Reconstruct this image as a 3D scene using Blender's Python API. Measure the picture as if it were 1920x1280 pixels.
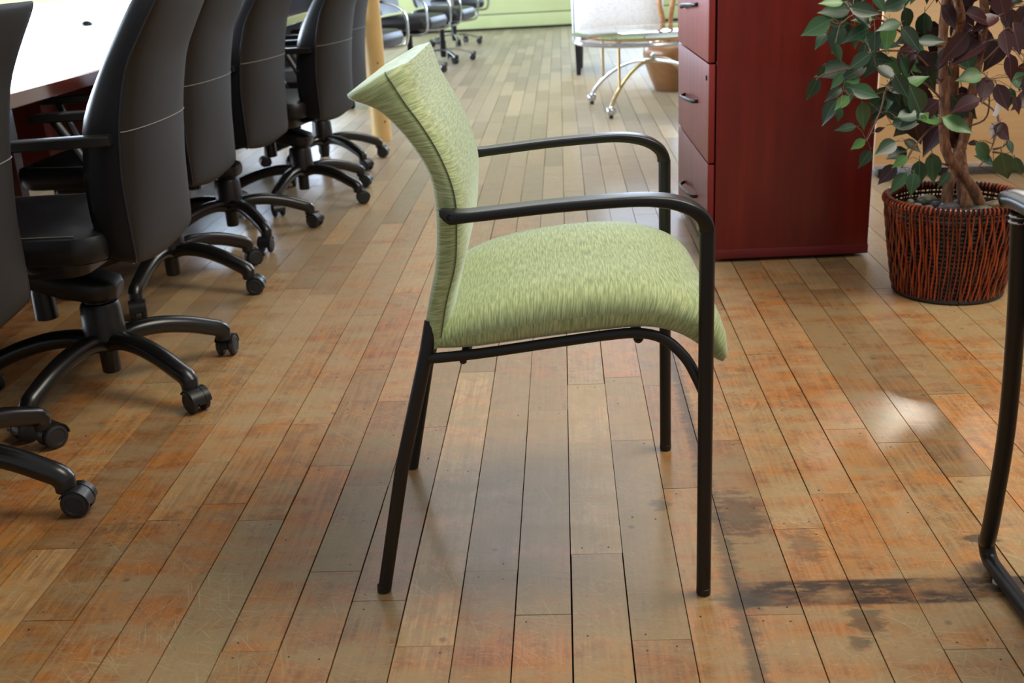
import bpy, bmesh, math, random
from mathutils import Vector, Matrix, Quaternion
from math import sin, cos, pi, radians as R
C = bpy.context.scene.collection
S = bpy.context.scene
for o in list(bpy.data.objects): bpy.data.objects.remove(o)
random.seed(7)

# ------------------------------------------------------------------ camera, world, lights, exposure
FPX, YAW, PITCH, ROLL, CH = 2008.6, -.06026, .35123, -.05587, 1.0
def cam_axes():
    cy, sy, cp, sp = cos(YAW), sin(YAW), cos(PITCH), sin(PITCH)
    f = Vector((sy*cp, cy*cp, -sp)); r = Vector((cy, -sy, 0)); u = r.cross(f)
    return r*cos(ROLL)+u*sin(ROLL), -r*sin(ROLL)+u*cos(ROLL), f
CR, CU, CF = cam_axes()
CO = Vector((0, 0, CH))
cd = bpy.data.cameras.new('camera'); cam = bpy.data.objects.new('camera', cd); C.objects.link(cam)
cam.matrix_world = Matrix(((CR.x, CU.x, -CF.x, CO.x), (CR.y, CU.y, -CF.y, CO.y), (CR.z, CU.z, -CF.z, CO.z), (0, 0, 0, 1)))
cd.sensor_width = 36; cd.lens = FPX/1920*36; cd.clip_start = .05
cd.dof.use_dof = True; cd.dof.focus_distance = 1.95; cd.dof.aperture_fstop = 7.0
S.camera = cam
def ray(x, y): return CF+CR*((x-960)/FPX)+CU*((640-y)/FPX)
def gp(x, y, z=0):
    d = ray(x, y); return CO+d*((z-CH)/d.z)
def onY(x, y, Y):
    d = ray(x, y); return CO+d*(Y/d.y)

w = bpy.data.worlds.new('world'); S.world = w; w.use_nodes = True
bg = w.node_tree.nodes['Background']; bg.inputs[0].default_value = (.92, .95, 1, 1); bg.inputs[1].default_value = .25
def area(name, loc, direction, sx, sy, power, col):
    l = bpy.data.lights.new(name, 'AREA'); l.shape = 'RECTANGLE'; l.size = sx; l.size_y = sy; l.energy = power; l.color = col
    o = bpy.data.objects.new(name, l); C.objects.link(o); o.location = loc
    o.rotation_euler = Vector(direction).to_track_quat('-Z', 'Y').to_euler(); return o
area('window_daylight', (-6.4, 14.55, 1.9), (0, -1, 0), 6.4, 2.2, 620, (.6, .76, 1))
area('window_daylight', (2.6, 14.55, 1.9), (0, -1, 0), 4.2, 2.0, 230, (.6, .76, 1))
area('window_daylight', (-8.9, 7.0, 1.9), (1, 0, 0), 8.0, 2.2, 1700, (.74, .86, 1))
area('overhead_light', (1.5, 1.9, 3.3), (-.3, 0, -1), 1.5, 2.2, 72, (1, .92, .78))
area('overhead_light', (.0, 7.6, 3.3), (0, .1, -1), 3, 3, 100, (.95, .97, 1))  # unseen fill light, added to brighten the back of the white armchair
LG = gp(1703, 722)*4.3; area('overhead_light', (LG.x, LG.y, 3.3), (-.3, -.6, -1), .3, .35, 60, (1, .93, .8))
S.view_settings.view_transform = 'Standard'; S.view_settings.look = 'None'
S.view_settings.exposure = .42; S.view_settings.gamma = 1; S.view_settings.use_curve_mapping = False

# ------------------------------------------------------------------ materials
def lin(c):
    return tuple(((v/255)/12.92 if v <= 10 else ((v/255+.055)/1.055)**2.4) for v in c)+(1,)
class NT:
    def __init__(s, name):
        s.m = bpy.data.materials.new(name); s.m.use_nodes = True; s.t = s.m.node_tree; s.b = s.t.nodes['Principled BSDF']
    def n(s, typ, **kw):
        x = s.t.nodes.new(typ)
        for k, v in kw.items():
            if k.startswith('i_'): x.inputs[int(k[2:]) if k[2:].isdigit() else k[2:]].default_value = v
            else: setattr(x, k, v)
        return x
    def l(s, a, b): s.t.links.new(a, b)
    def ramp(s, src, stops):
        x = s.n('ShaderNodeValToRGB'); cr = x.color_ramp
        while len(cr.elements) < len(stops): cr.elements.new(.5)
        for e, (p, c) in zip(cr.elements, stops): e.position = p; e.color = c
        s.l(src, x.inputs[0]); return x.outputs[0]
    def mix(s, fac, a, b, mode='MIX'):
        x = s.n('ShaderNodeMix', data_type='RGBA', blend_type=mode)
        for v, i in ((fac, 0), (a, 6), (b, 7)):
            if hasattr(v, 'links'): s.l(v, x.inputs[i])
            else: x.inputs[i].default_value = v
        return x.outputs[2]
    def math(s, op, a, b=0, clamp=False):
        x = s.n('ShaderNodeMath', operation=op, use_clamp=clamp)
        for v, i in ((a, 0), (b, 1)):
            if hasattr(v, 'links'): s.l(v, x.inputs[i])
            else: x.inputs[i].default_value = v
        return x.outputs[0]
    def mapped(s, vec, scale, rot=(0, 0, 0)):
        x = s.n('ShaderNodeMapping'); x.inputs[3].default_value = scale; x.inputs[2].default_value = rot; s.l(vec, x.inputs[0]); return x.outputs[0]
    def noise(s, vec, scale, detail=3, rough=.55):
        x = s.n('ShaderNodeTexNoise'); x.inputs['Scale'].default_value = scale; x.inputs['Detail'].default_value = detail
        x.inputs['Roughness'].default_value = rough; s.l(vec, x.inputs[0]); return x.outputs[0]
    def bump(s, h, strength, dist=.001):
        x = s.n('ShaderNodeBump'); x.inputs['Strength'].default_value = strength; x.inputs['Distance'].default_value = dist
        s.l(h, x.inputs['Height']); s.l(x.outputs[0], s.b.inputs['Normal'])
def simple(name, col, rough=.5, metal=0, spec=.5, coat=0, nscale=0, namt=.15, bump=0, bscale=200):
    t = NT(name); b = t.b; c = lin(col); b.inputs['Base Color'].default_value = c
    b.inputs['Roughness'].default_value = rough; b.inputs['Metallic'].default_value = metal
    b.inputs['Specular IOR Level'].default_value = spec; b.inputs['Coat Weight'].default_value = coat; b.inputs['Coat Roughness'].default_value = .1
    tc = t.n('ShaderNodeTexCoord').outputs['Object']
    if nscale:
        n = t.noise(tc, nscale); lo = tuple(v*(1-namt) for v in c[:3])+(1,); hi = tuple(min(1, v*(1+namt)) for v in c[:3])+(1,)
        t.l(t.ramp(n, [(.3, lo), (.7, hi)]), b.inputs['Base Color'])
    if bump: t.bump(t.noise(tc, bscale), bump, .0005)
    return t.m
M = {}
M['metal'] = simple('black_powder_coat', (20, 18, 17), .42, 0, .5, nscale=300, bump=.1, bscale=900)
M['plastic'] = simple('black_plastic', (24, 23, 22), .38, 0, .5, nscale=200, bump=.08, bscale=700)
M['armpad'] = simple('black_armrest_plastic', (26, 25, 23), .33, nscale=100, bump=.05, bscale=900)
M['base'] = simple('black_satin_metal', (22, 21, 19), .27, 0, .6, nscale=60)
M['rubber'] = simple('dark_rubber', (38, 38, 40), .55, nscale=60)
M['leather'] = simple('black_leather', (22, 22, 25), .38, 0, .5, nscale=8, namt=.2, bump=.25, bscale=260)
M['shell'] = simple('dark_grey_leather', (27, 24.5, 22.5), .58, 0, .35, nscale=5, namt=.12, bump=.2, bscale=320)
M['stitch'] = simple('grey_stitching', (120, 115, 105), .6, nscale=100)
M['piping'] = simple('dark_piping', (30, 32, 42), .35, nscale=50)
M['chrome'] = simple('chrome', (215, 218, 225), .16, 1, nscale=20, namt=.05)
M['brass'] = simple('aged_brass', (205, 180, 130), .25, 1, nscale=20, namt=.1)
M['clay'] = simple('brown_clay', (140, 98, 62), .25, nscale=8, namt=.2)
M['drift'] = simple('driftwood', (190, 140, 95), .6, nscale=20, namt=.35)
M['wallg'] = simple('green_wall_paint', (200, 210, 152), .5, nscale=2, namt=.05)
M['wallgl'] = simple('green_base_board', (198, 210, 152), .45, nscale=3, namt=.06)
M['whitewall'] = simple('off_white_paint', (205, 205, 195), .7, nscale=2, namt=.04)
M['nail'] = simple('dull_nail', (84, 78, 68), .45, .6, nscale=200, namt=.4)
M['gap'] = simple('dark_gap_shadow_wood', (16, 12, 9), .8, nscale=30)
M['pillar'] = simple('varnished_yellow_pine', (236, 200, 134), .3, nscale=3, namt=.1)
M['glide'] = simple('white_glide', (225, 225, 225), .4, nscale=40)
M['black_wood'] = simple('black_wood', (22, 24, 34), .4, nscale=20)
M['tag'] = simple('white_paper', (235, 235, 240), .6, nscale=30, namt=.03)
M['moss'] = simple('pale_moss', (128, 132, 92), .9, nscale=90, namt=.4)
M['soil'] = simple('dark_soil', (48, 42, 36), .95, nscale=60, namt=.4)

def mat_fabric():
    t = NT('green_streaked_upholstery'); b = t.b
    uv = t.n('ShaderNodeUVMap').outputs[0]
    mp = t.mapped(uv, (32, 400, 1)); n1 = t.noise(mp, 1.0, 2, .6)
    mp2 = t.mapped(uv, (16, 190, 1)); n2 = t.noise(mp2, 1.0, 2, .5)
    big = t.noise(t.mapped(uv, (6, 6, 1)), 1, 2)
    c1 = t.ramp(n1, [(.36, lin((108, 122, 72))), (.5, lin((168, 182, 112))), (.62, lin((214, 220, 164)))])
    c2 = t.ramp(n2, [(.42, lin((150, 164, 108))), (.6, lin((188, 198, 138)))])
    c = t.mix(.3, c1, c2); c = t.mix(t.math('MULTIPLY', big, .45), c, lin((186, 200, 156)))
    t.l(c, b.inputs['Base Color']); b.inputs['Roughness'].default_value = .75
    b.inputs['Sheen Weight'].default_value = .7; b.inputs['Sheen Roughness'].default_value = .4; b.inputs['Sheen Tint'].default_value = (.85, .95, .9, 1)
    t.bump(n1, .55, .0012); return t.m
M['fabric'] = mat_fabric()
M['fabric_seam'] = simple('dark_seam_thread', (96, 102, 76), .8, nscale=300, namt=.3)

def mat_white_fabric():
    t = NT('white_dotted_upholstery'); tc = t.n('ShaderNodeTexCoord').outputs['Object']
    v = t.n('ShaderNodeTexVoronoi'); v.inputs['Scale'].default_value = 55; t.l(tc, v.inputs[0])
    t.l(t.ramp(v.outputs['Distance'], [(.2, lin((232, 236, 244))), (.5, lin((250, 252, 255)))]), t.b.inputs['Base Color'])
    t.b.inputs['Roughness'].default_value = .8; return t.m
M['white'] = mat_white_fabric()

def mat_wood(name, c1, c2, c3, rough, coat, axis='z', spec=.5):
    t = NT(name); tc = t.n('ShaderNodeTexCoord').outputs['Object']
    sc = {'z': (9, 9, .7), 'y': (14, .8, 14), 'x': (.8, 14, 14)}[axis]
    n = t.noise(t.mapped(tc, sc), 2.2, 5, .6); n2 = t.noise(t.mapped(tc, tuple(v*6 for v in sc)), 2, 3)
    c = t.ramp(n, [(.3, lin(c1)), (.55, lin(c2)), (.75, lin(c3))])
    c = t.mix(t.math('MULTIPLY', n2, .3), c, lin(c1)); t.l(c, t.b.inputs['Base Color'])
    t.b.inputs['Roughness'].default_value = rough; t.b.inputs['Coat Weight'].default_value = coat; t.b.inputs['Coat Roughness'].default_value = .12
    t.b.inputs['Specular IOR Level'].default_value = spec
    return t.m
M['mahogany'] = mat_wood('red_mahogany_laminate', (100, 24, 18), (118, 30, 22), (134, 38, 28), .34, .22)
M['drawer_lit'] = mat_wood('red_laminate_lit_front', (128, 42, 38), (148, 52, 46), (160, 62, 54), .42, .05, 'z', .35)  # lighter than the carcass red: window light on the fronts painted in
M['mahogany_edge'] = simple('red_edge_band', (116, 32, 34), .4, nscale=5)
M['table'] = mat_wood('glossy_cherry_tabletop', (70, 30, 24), (96, 44, 34), (120, 60, 44), .1, 1, 'y')
M['cherry'] = mat_wood('cherry_table_base', (80, 24, 14), (104, 34, 20), (120, 44, 26), .4, .2)
M['maple'] = mat_wood('honey_maple_veneer', (222, 180, 128), (232, 194, 144), (238, 204, 156), .3, .3, 'x')

BW, BX0 = .09083, -.0167           # board pitch and the x of seam 9
def seamx(i): return BX0+(i-9)*BW
def mat_floor():
    t = NT('worn_wood_floor'); b = t.b
    pos = t.n('ShaderNodeNewGeometry').outputs['Position']
    at = t.n('ShaderNodeAttribute', attribute_name='tint').outputs['Vector']
    sp = t.n('ShaderNodeSeparateXYZ'); t.l(at, sp.inputs[0]); r1, r2, r3 = sp.outputs
    off = t.n('ShaderNodeVectorMath', operation='MULTIPLY'); t.l(at, off.inputs[0]); off.inputs[1].default_value = (3, 17, 5)
    pv = t.n('ShaderNodeVectorMath', operation='ADD'); t.l(pos, pv.inputs[0]); t.l(off.outputs[0], pv.inputs[1]); pv = pv.outputs[0]
    base = t.ramp(r1, [(0, lin((146, 122, 86))), (.3, lin((166, 122, 74))), (.55, lin((186, 120, 60))), (.78, lin((152, 94, 60))), (1, lin((200, 164, 110)))])
    base = t.mix(.28, base, lin((170, 120, 72)))
    grain = t.noise(t.mapped(pv, (95, 4, 1)), 1.3, 6, .68)
    gf = t.ramp(grain, [(.38, (.58, .55, .52, 1)), (.58, (1.12, 1.12, 1.12, 1))])
    col = t.mix(.8, base, gf, 'MULTIPLY')
    # blotchy orange patches of old varnish
    blot = t.noise(t.mapped(pv, (13, 17, 1)), 1.0, 8, .7)
    col = t.mix(t.math('MULTIPLY', t.ramp(blot, [(.44, (0, 0, 0, 1)), (.66, (1, 1, 1, 1))]), .6), col, lin((200, 122, 34)))
    blot2 = t.noise(t.mapped(pv, (16, 14, 1)), 1.7, 8, .72)
    col = t.mix(t.math('MULTIPLY', t.ramp(blot2, [(.5, (0, 0, 0, 1)), (.68, (1, 1, 1, 1))]), .6), col, lin((124, 68, 42)))
    # grey worn-through finish, mostly rubbed across the boards
    worn = t.noise(t.mapped(pos, (4.5, 12, 1)), 1.2, 10, .74)
    wide = t.noise(t.mapped(pos, (1.1, .8, 1)), 1.0, 2)
    wm = t.math('ADD', worn, t.math('MULTIPLY', t.math('SUBTRACT', wide, .5), .5))
    wm = t.math('ADD', wm, t.math('MULTIPLY', t.math('SUBTRACT', r2, .5), .12))
    sp2 = t.n('ShaderNodeSeparateXYZ'); t.l(pos, sp2.inputs[0])      # greyer with distance: window sheen painted into the floor colour
    far_sheen = t.n('ShaderNodeMapRange', interpolation_type='SMOOTHSTEP'); t.l(sp2.outputs[1], far_sheen.inputs[0]); far_sheen.inputs[1].default_value = 2.2; far_sheen.inputs[2].default_value = 7.5
    wm = t.math('ADD', wm, t.math('MULTIPLY', far_sheen.outputs[0], .2))  # painted sheen also spreads the worn grey over the far boards
    wmask = t.ramp(wm, [(.38, (0, 0, 0, 1)), (.57, (1, 1, 1, 1))])
    col = t.mix(t.math('MULTIPLY', wmask, .78), col, lin((166, 142, 100)))
    col = t.mix(t.math('MULTIPLY', far_sheen.outputs[0], .55), col, lin((146, 144, 130)))
    # scratches
    sc = None
    for rz, s in ((.5, 1.0), (-.45, 1.3), (1.25, .9), (-1.1, 1.15), (.12, .8), (.85, .7)):
        v = t.n('ShaderNodeTexNoise'); v.inputs['Scale'].default_value = 1; v.inputs['Detail'].default_value = 1.5
        t.l(t.mapped(t.mapped(pos, (1, 1, 1), (0, 0, rz)), (9*s, 260*s, 1)), v.inputs[0])
        k = t.ramp(v.outputs[0], [(.645, (0, 0, 0, 1)), (.70, (1, 1, 1, 1))])
        sc = k if sc is None else t.math('MAXIMUM', sc, k)
    scz = t.ramp(t.noise(t.mapped(pos, (1.8, 1.8, 1)), 1.4, 2), [(.42, (0, 0, 0, 1)), (.6, (1, 1, 1, 1))])
    scm = t.math('MULTIPLY', sc, scz)
    col = t.mix(t.math('MULTIPLY', scm, .32), col, lin((204, 184, 142)))
    fk = t.noise(t.mapped(pv, (46, 22, 1)), 2.0, 6, .75)
    col = t.mix(t.math('MULTIPLY', t.ramp(fk, [(.6, (0, 0, 0, 1)), (.7, (1, 1, 1, 1))]), .5), col, lin((92, 74, 54)))
    fk2 = t.noise(t.mapped(pos, (30, 60, 1)), 2.4, 5, .7)
    col = t.mix(t.math('MULTIPLY', t.ramp(fk2, [(.57, (0, 0, 0, 1)), (.7, (1, 1, 1, 1))]), .35), col, lin((212, 186, 140)))
    # dents and specks
    v = t.n('ShaderNodeTexVoronoi'); v.inputs['Scale'].default_value = 9; t.l(pos, v.inputs[0])
    dm = t.math('MULTIPLY', t.ramp(v.outputs['Distance'], [(.03, (1, 1, 1, 1)), (.075, (0, 0, 0, 1))]), .6)
    col = t.mix(dm, col, lin((70, 66, 58)))
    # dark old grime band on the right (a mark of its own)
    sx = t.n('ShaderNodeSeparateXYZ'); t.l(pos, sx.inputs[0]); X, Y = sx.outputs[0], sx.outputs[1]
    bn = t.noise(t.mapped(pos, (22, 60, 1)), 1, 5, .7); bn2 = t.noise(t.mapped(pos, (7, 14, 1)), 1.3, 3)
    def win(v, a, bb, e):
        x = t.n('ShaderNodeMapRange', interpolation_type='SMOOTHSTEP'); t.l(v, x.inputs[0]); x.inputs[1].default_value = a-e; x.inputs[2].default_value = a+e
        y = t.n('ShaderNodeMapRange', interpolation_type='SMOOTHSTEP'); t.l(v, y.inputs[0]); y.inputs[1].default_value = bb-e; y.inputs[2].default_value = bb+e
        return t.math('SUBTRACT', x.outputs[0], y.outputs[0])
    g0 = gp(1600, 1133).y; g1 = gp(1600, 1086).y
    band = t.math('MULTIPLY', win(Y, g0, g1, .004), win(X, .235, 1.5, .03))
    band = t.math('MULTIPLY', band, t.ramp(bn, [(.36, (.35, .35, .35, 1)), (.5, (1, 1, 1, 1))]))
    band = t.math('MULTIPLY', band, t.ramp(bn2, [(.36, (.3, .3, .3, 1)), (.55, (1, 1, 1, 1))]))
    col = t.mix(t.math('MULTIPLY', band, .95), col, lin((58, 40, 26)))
    sm_ = t.math('ABSOLUTE', t.math('SUBTRACT', X, seamx(12)-.004)); sm_ = t.math('ADD', sm_, t.math('MULTIPLY', t.math('SUBTRACT', bn, .5), .06))
    sm_ = t.math('MULTIPLY', t.ramp(sm_, [(.006, (1, 1, 1, 1)), (.018, (0, 0, 0, 1))]), win(Y, 1.1, 2.75, .1))
    col = t.mix(t.math('MULTIPLY', sm_, .7), col, lin((84, 74, 56)))
    for (px, py, ra, rb, am) in ((1385, 965, .05, .10, .6), (1840, 1010, .035, .02, .85), (1625, 1165, .03, .05, .6), (1240, 945, .025, .03, .5), (1610, 1205, .02, .02, .6), (1395, 1125, .05, .03, .6), (1510, 1020, .03, .07, .45)):
        q = gp(px, py)
        dx = t.math('DIVIDE', t.math('SUBTRACT', X, q.x), ra); dy = t.math('DIVIDE', t.math('SUBTRACT', Y, q.y), rb)
        d = t.math('SQRT', t.math('ADD', t.math('MULTIPLY', dx, dx), t.math('MULTIPLY', dy, dy)))
        d = t.math('ADD', d, t.math('MULTIPLY', t.math('SUBTRACT', bn, .5), 2.4))
        k = t.math('MULTIPLY', t.ramp(d, [(.6, (1, 1, 1, 1)), (1.0, (0, 0, 0, 1))]), am)
        col = t.mix(k, col, lin((74, 62, 44)))
    br = t.n('ShaderNodeHueSaturation'); t.l(col, br.inputs['Color']); br.inputs['Saturation'].default_value = 1.0
    t.l(t.math('ADD', t.math('MULTIPLY', r3, .42), .79), br.inputs['Value'])
    t.l(br.outputs[0], b.inputs['Base Color'])
    rg = t.n('ShaderNodeMapRange'); t.l(wm, rg.inputs[0]); rg.inputs[1].default_value = .3; rg.inputs[2].default_value = .7; rg.inputs[3].default_value = .36; rg.inputs[4].default_value = .55
    t.l(rg.outputs[0], b.inputs['Roughness']); b.inputs['Specular IOR Level'].default_value = .5; b.inputs['Coat Weight'].default_value = .2; b.inputs['Coat Roughness'].default_value = .18
    h = t.math('ADD', t.math('MULTIPLY', grain, .5), t.math('MULTIPLY', scm, -.5))
    t.bump(t.math('ADD', h, t.math('MULTIPLY', worn, .6)), .25, .0012)
    return t.m
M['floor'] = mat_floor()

def mat_leaf(name, cols, under):
    t = NT(name); oi = t.n('ShaderNodeObjectInfo').outputs['Random']; tc = t.n('ShaderNodeTexCoord').outputs['Object']
    c = t.ramp(oi, [(i/(len(cols)-1), lin(x)) for i, x in enumerate(cols)])
    n = t.noise(t.mapped(tc, (18, 18, 18)), 1.2, 3)
    c = t.mix(t.math('MULTIPLY', n, .35), c, lin(under))
    sx = t.n('ShaderNodeSeparateXYZ'); t.l(tc, sx.inputs[0]); ay = t.math('ABSOLUTE', sx.outputs[1])
    rib = t.ramp(ay, [(.006, (1, 1, 1, 1)), (.02, (0, 0, 0, 1))])
    c = t.mix(t.math('MULTIPLY', rib, .3), c, lin(tuple(min(255, v+60) for v in cols[-1])))
    t.l(c, t.b.inputs['Base Color']); t.b.inputs['Roughness'].default_value = .36; t.b.inputs['Specular IOR Level'].default_value = .6
    return t.m
M['leaf_g'] = mat_leaf('green_leaf', [(20, 36, 22), (30, 54, 32), (36, 70, 44), (52, 92, 54)], (70, 98, 66))
M['leaf_l'] = mat_leaf('light_green_leaf', [(66, 112, 50), (84, 130, 64)], (120, 150, 90))
M['leaf_m'] = mat_leaf('maroon_leaf', [(40, 13, 15), (56, 19, 21), (72, 26, 28)], (46, 24, 24))
def mat_bark():
    t = NT('brown_bark'); tc = t.n('ShaderNodeTexCoord').outputs['Object']
    n = t.noise(t.mapped(tc, (60, 60, 14)), 1.5, 5, .65); t.l(t.ramp(n, [(.35, lin((84, 54, 38))), (.55, lin((146, 100, 70))), (.72, lin((182, 138, 106)))]), t.b.inputs['Base Color'])
    t.b.inputs['Roughness'].default_value = .8; t.bump(n, .8, .003); return t.m
M['bark'] = mat_bark()
M['twig'] = simple('twig', (118, 88, 66), .6, nscale=40, namt=.3)
def mat_wicker():
    t = NT('stained_wicker'); tc = t.n('ShaderNodeTexCoord').outputs['Object']; at = t.n('ShaderNodeAttribute', attribute_name='tint').outputs['Fac']
    n = t.noise(t.mapped(tc, (40, 40, 12)), 1.2, 3); f = t.math('ADD', t.math('MULTIPLY', n, .7), t.math('MULTIPLY', at, .4))
    t.l(t.ramp(f, [(.3, lin((52, 20, 14))), (.5, lin((118, 44, 22))), (.72, lin((172, 74, 32)))]), t.b.inputs['Base Color'])
    t.b.inputs['Roughness'].default_value = .3; t.b.inputs['Coat Weight'].default_value = .4; return t.m
M['wicker'] = mat_wicker()
M['wicker_dark'] = simple('dark_wicker', (30, 16, 13), .35, nscale=40, namt=.4)
def mat_stone(name, a, b2):
    t = NT(name); tc = t.n('ShaderNodeTexCoord').outputs['Object']
    n = t.noise(t.mapped(tc, (30, 60, 90), (.4, .3, 0)), 1.2, 4, .6); t.l(t.ramp(n, [(.35, lin(a)), (.65, lin(b2))]), t.b.inputs['Base Color'])
    t.b.inputs['Roughness'].default_value = .45; return t.m
STONES = [mat_stone('striped_grey_stone', (70, 72, 66), (150, 146, 122)), mat_stone('pale_stone', (140, 132, 118), (186, 178, 160)), mat_stone('slate_blue_stone', (56, 62, 74), (86, 92, 104)),
          mat_stone('mauve_grey_stone', (92, 86, 90), (128, 118, 120)), mat_stone('olive_tan_stone', (98, 84, 60), (138, 120, 84)), mat_stone('green_grey_stone', (88, 92, 78), (120, 120, 104))]
def mat_glass():
    t = NT('clear_green_glass'); t.b.inputs['Base Color'].default_value = (.86, .97, .95, 1); t.b.inputs['Roughness'].default_value = .02
    t.b.inputs['Transmission Weight'].default_value = 1; t.b.inputs['IOR'].default_value = 1.45; return t.m
M['glass'] = mat_glass()

# ------------------------------------------------------------------ mesh helpers
class MB:
    def __init__(s): s.v = []; s.f = []; s.uv = []; s.at = []; s.hasuv = False
    def add(s, verts, faces, uvs=None, attr=(0, 0, 0)):
        k = len(s.v); s.v += [tuple(v) for v in verts]; s.at += [attr]*len(verts)
        for i, f in enumerate(faces):
            s.f.append(tuple(j+k for j in f)); s.uv.append(uvs[i] if uvs else None)
        if uvs: s.hasuv = True
        return s
    def mesh(s, name, mat, smooth=True, angle=40, tint=False):
        me = bpy.data.meshes.new(name); me.from_pydata(s.v, [], s.f)
        if s.hasuv:
            u = me.uv_layers.new(name='UVMap'); k = 0
            for f, q in zip(s.f, s.uv):
                for i in range(len(f)):
                    u.data[k].uv = q[i] if q else (0, 0); k += 1
        if tint:
            a = me.attributes.new('tint', 'FLOAT_VECTOR', 'POINT'); a.data.foreach_set('vector', [c for t3 in s.at for c in t3])
        me.materials.append(mat); me.update()
        bm = bmesh.new(); bm.from_mesh(me); bmesh.ops.recalc_face_normals(bm, faces=bm.faces)
        if smooth:
            for f in bm.faces: f.smooth = True
            for e in bm.edges:
                if len(e.link_faces) == 2 and e.calc_face_angle(0) > R(angle): e.smooth = False
        bm.to_mesh(me); bm.free(); return me
def obj(name, me, parent=None, loc=None, rot=None, mat=None):
    o = bpy.data.objects.new(name, me); C.objects.link(o)
    if parent: o.parent = parent
    if mat is not None: o.matrix_local = mat
    else:
        if loc is not None: o.location = loc
        if rot is not None: o.rotation_euler = rot
    return o
def thing(name, label, cat, loc=(0, 0, 0), rz=0, group=None):
    o = bpy.data.objects.new(name, None); C.objects.link(o); o.location = loc; o.rotation_euler = (0, 0, rz); o.empty_display_size = .1
    return tag(o, label, cat, group)
def tag(o, label, cat, group=None):
    o['label'] = label; o['category'] = cat
    if group: o['group'] = group
    return o
def struct(o): o['kind'] = 'structure'; return o
def cat(pts, n):
    """Catmull-Rom through tuples of any length."""
    out = []; P = [pts[0]]+list(pts)+[pts[-1]]
    for i in range(1, len(P)-2):
        a, b, c, d = P[i-1:i+3]
        for k in range(n):
            t = k/n
            out.append(tuple(.5*((2*b[j])+(-a[j]+c[j])*t+(2*a[j]-5*b[j]+4*c[j]-d[j])*t*t+(-a[j]+3*b[j]-3*c[j]+d[j])*t**3) for j in range(len(b))))
    out.append(tuple(pts[-1])); return out
def loft(mb, rings, cap=True, closed=True, uvf=None, attr=(0, 0, 0)):
    n = len(rings[0]); vs = [p for r in rings for p in r]; fs = []; us = []
    for i in range(len(rings)-1):
        for j in range(n if closed else n-1):
            k = (j+1) % n; fs.append((i*n+j, i*n+k, (i+1)*n+k, (i+1)*n+j))
            if uvf: us.append([uvf(i, j), uvf(i, j+1), uvf(i+1, j+1), uvf(i+1, j)])
    if cap:
        for base, i in ((0, 0), ((len(rings)-1)*n, len(rings)-1)):
            fs.append(tuple(base+j for j in range(n)))
            if uvf: us.append([uvf(i, j) for j in range(n)])
    return mb.add(vs, fs, us if uvf else None, attr)
def sweep(mb, pts, rx, ry=None, seg=12, up=(0, 0, 1), power=2, taper_end=0, attr=(0, 0, 0)):
    """Tube along pts; rx = half width (sideways), ry = half height (along up); lists or numbers; power>2 squarer."""
    P = [Vector(p) for p in pts]; n = len(P); ry = rx if ry is None else ry; rings = []; pu = Vector(up)
    rx = rx if hasattr(rx, '__len__') else [rx]*n; ry = ry if hasattr(ry, '__len__') else [ry]*n
    for i, p in enumerate(P):
        d = (P[min(i+1, n-1)]-P[max(i-1, 0)]).normalized()
        u = pu-d*pu.dot(d)
        if u.length < .05: u = Vector((1, 0, 0))-d*d.x
        if u.length < .05: u = Vector((0, 1, 0))-d*d.y
        u.normalize(); pu = u; sd = d.cross(u); ring = []
        for k in range(seg):
            a = 2*pi*(k+.5)/seg; ca, sa = cos(a), sin(a); q = 2/power
            ring.append(p+sd*(rx[i]*math.copysign(abs(ca)**q, ca))+u*(ry[i]*math.copysign(abs(sa)**q, sa)))
        rings.append(ring)
    return loft(mb, rings, True, attr=attr)
def tube(pts, r, seg=10, mb=None, **k): return sweep(mb or MB(), pts, r, None, seg, **k)
def lathe(mb, prof, c=(0, 0, 0), seg=24, axis='z', attr=(0, 0, 0)):
    rings = []
    for r, h in prof:
        ring = []
        for k in range(seg):
            a = 2*pi*k/seg
            p = (r*cos(a), r*sin(a), h) if axis == 'z' else ((r*cos(a), h, r*sin(a)) if axis == 'y' else (h, r*cos(a), r*sin(a)))
            ring.append((p[0]+c[0], p[1]+c[1], p[2]+c[2]))
        rings.append(ring)
    return loft(mb, rings, True, attr=attr)
def box(mb, lo, hi, bev=0, attr=(0, 0, 0), top_only=False):
    x0, y0, z0 = lo; x1, y1, z1 = hi
    if not bev:
        v = [(x, y, z) for z in (z0, z1) for x, y in ((x0, y0), (x1, y0), (x1, y1), (x0, y1))]
        return mb.add(v, [(3, 2, 1, 0), (4, 5, 6, 7), (0, 1, 5, 4), (1, 2, 6, 5), (2, 3, 7, 6), (3, 0, 4, 7)], None, attr)
    if top_only:
        b = bev; z = [(z0, 0), (z1-b, 0), (z1, b)]
    else:
        b = bev; z = [(z0, b), (z0+b*.3, b*.3), (z0+b, 0), (z1-b, 0), (z1-b*.3, b*.3), (z1, b)]
    rings = []
    for zz, i in z:
        c = b if not top_only else 0
        if c:
            rings.append([(x0+i, y0+c, zz), (x0+c, y0+i, zz), (x1-c, y0+i, zz), (x1-i, y0+c, zz), (x1-i, y1-c, zz), (x1-c, y1-i, zz), (x0+c, y1-i, zz), (x0+i, y1-c, zz)])
        else: rings.append([(x0+i, y0+i, zz), (x1-i, y0+i, zz), (x1-i, y1-i, zz), (x0+i, y1-i, zz)])
    return loft(mb, rings, True, attr=attr)
def rrect(cx, cy, hx, hy, r, z, n=5):
    out = []
    for qx, qy, a0 in ((1, 1, 0), (-1, 1, 90), (-1, -1, 180), (1, -1, 270)):
        for k in range(n):
            a = R(a0+90*k/(n-1)); out.append((cx+qx*(hx-r)+r*cos(a), cy+qy*(hy-r)+r*sin(a), z))
    return out
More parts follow.
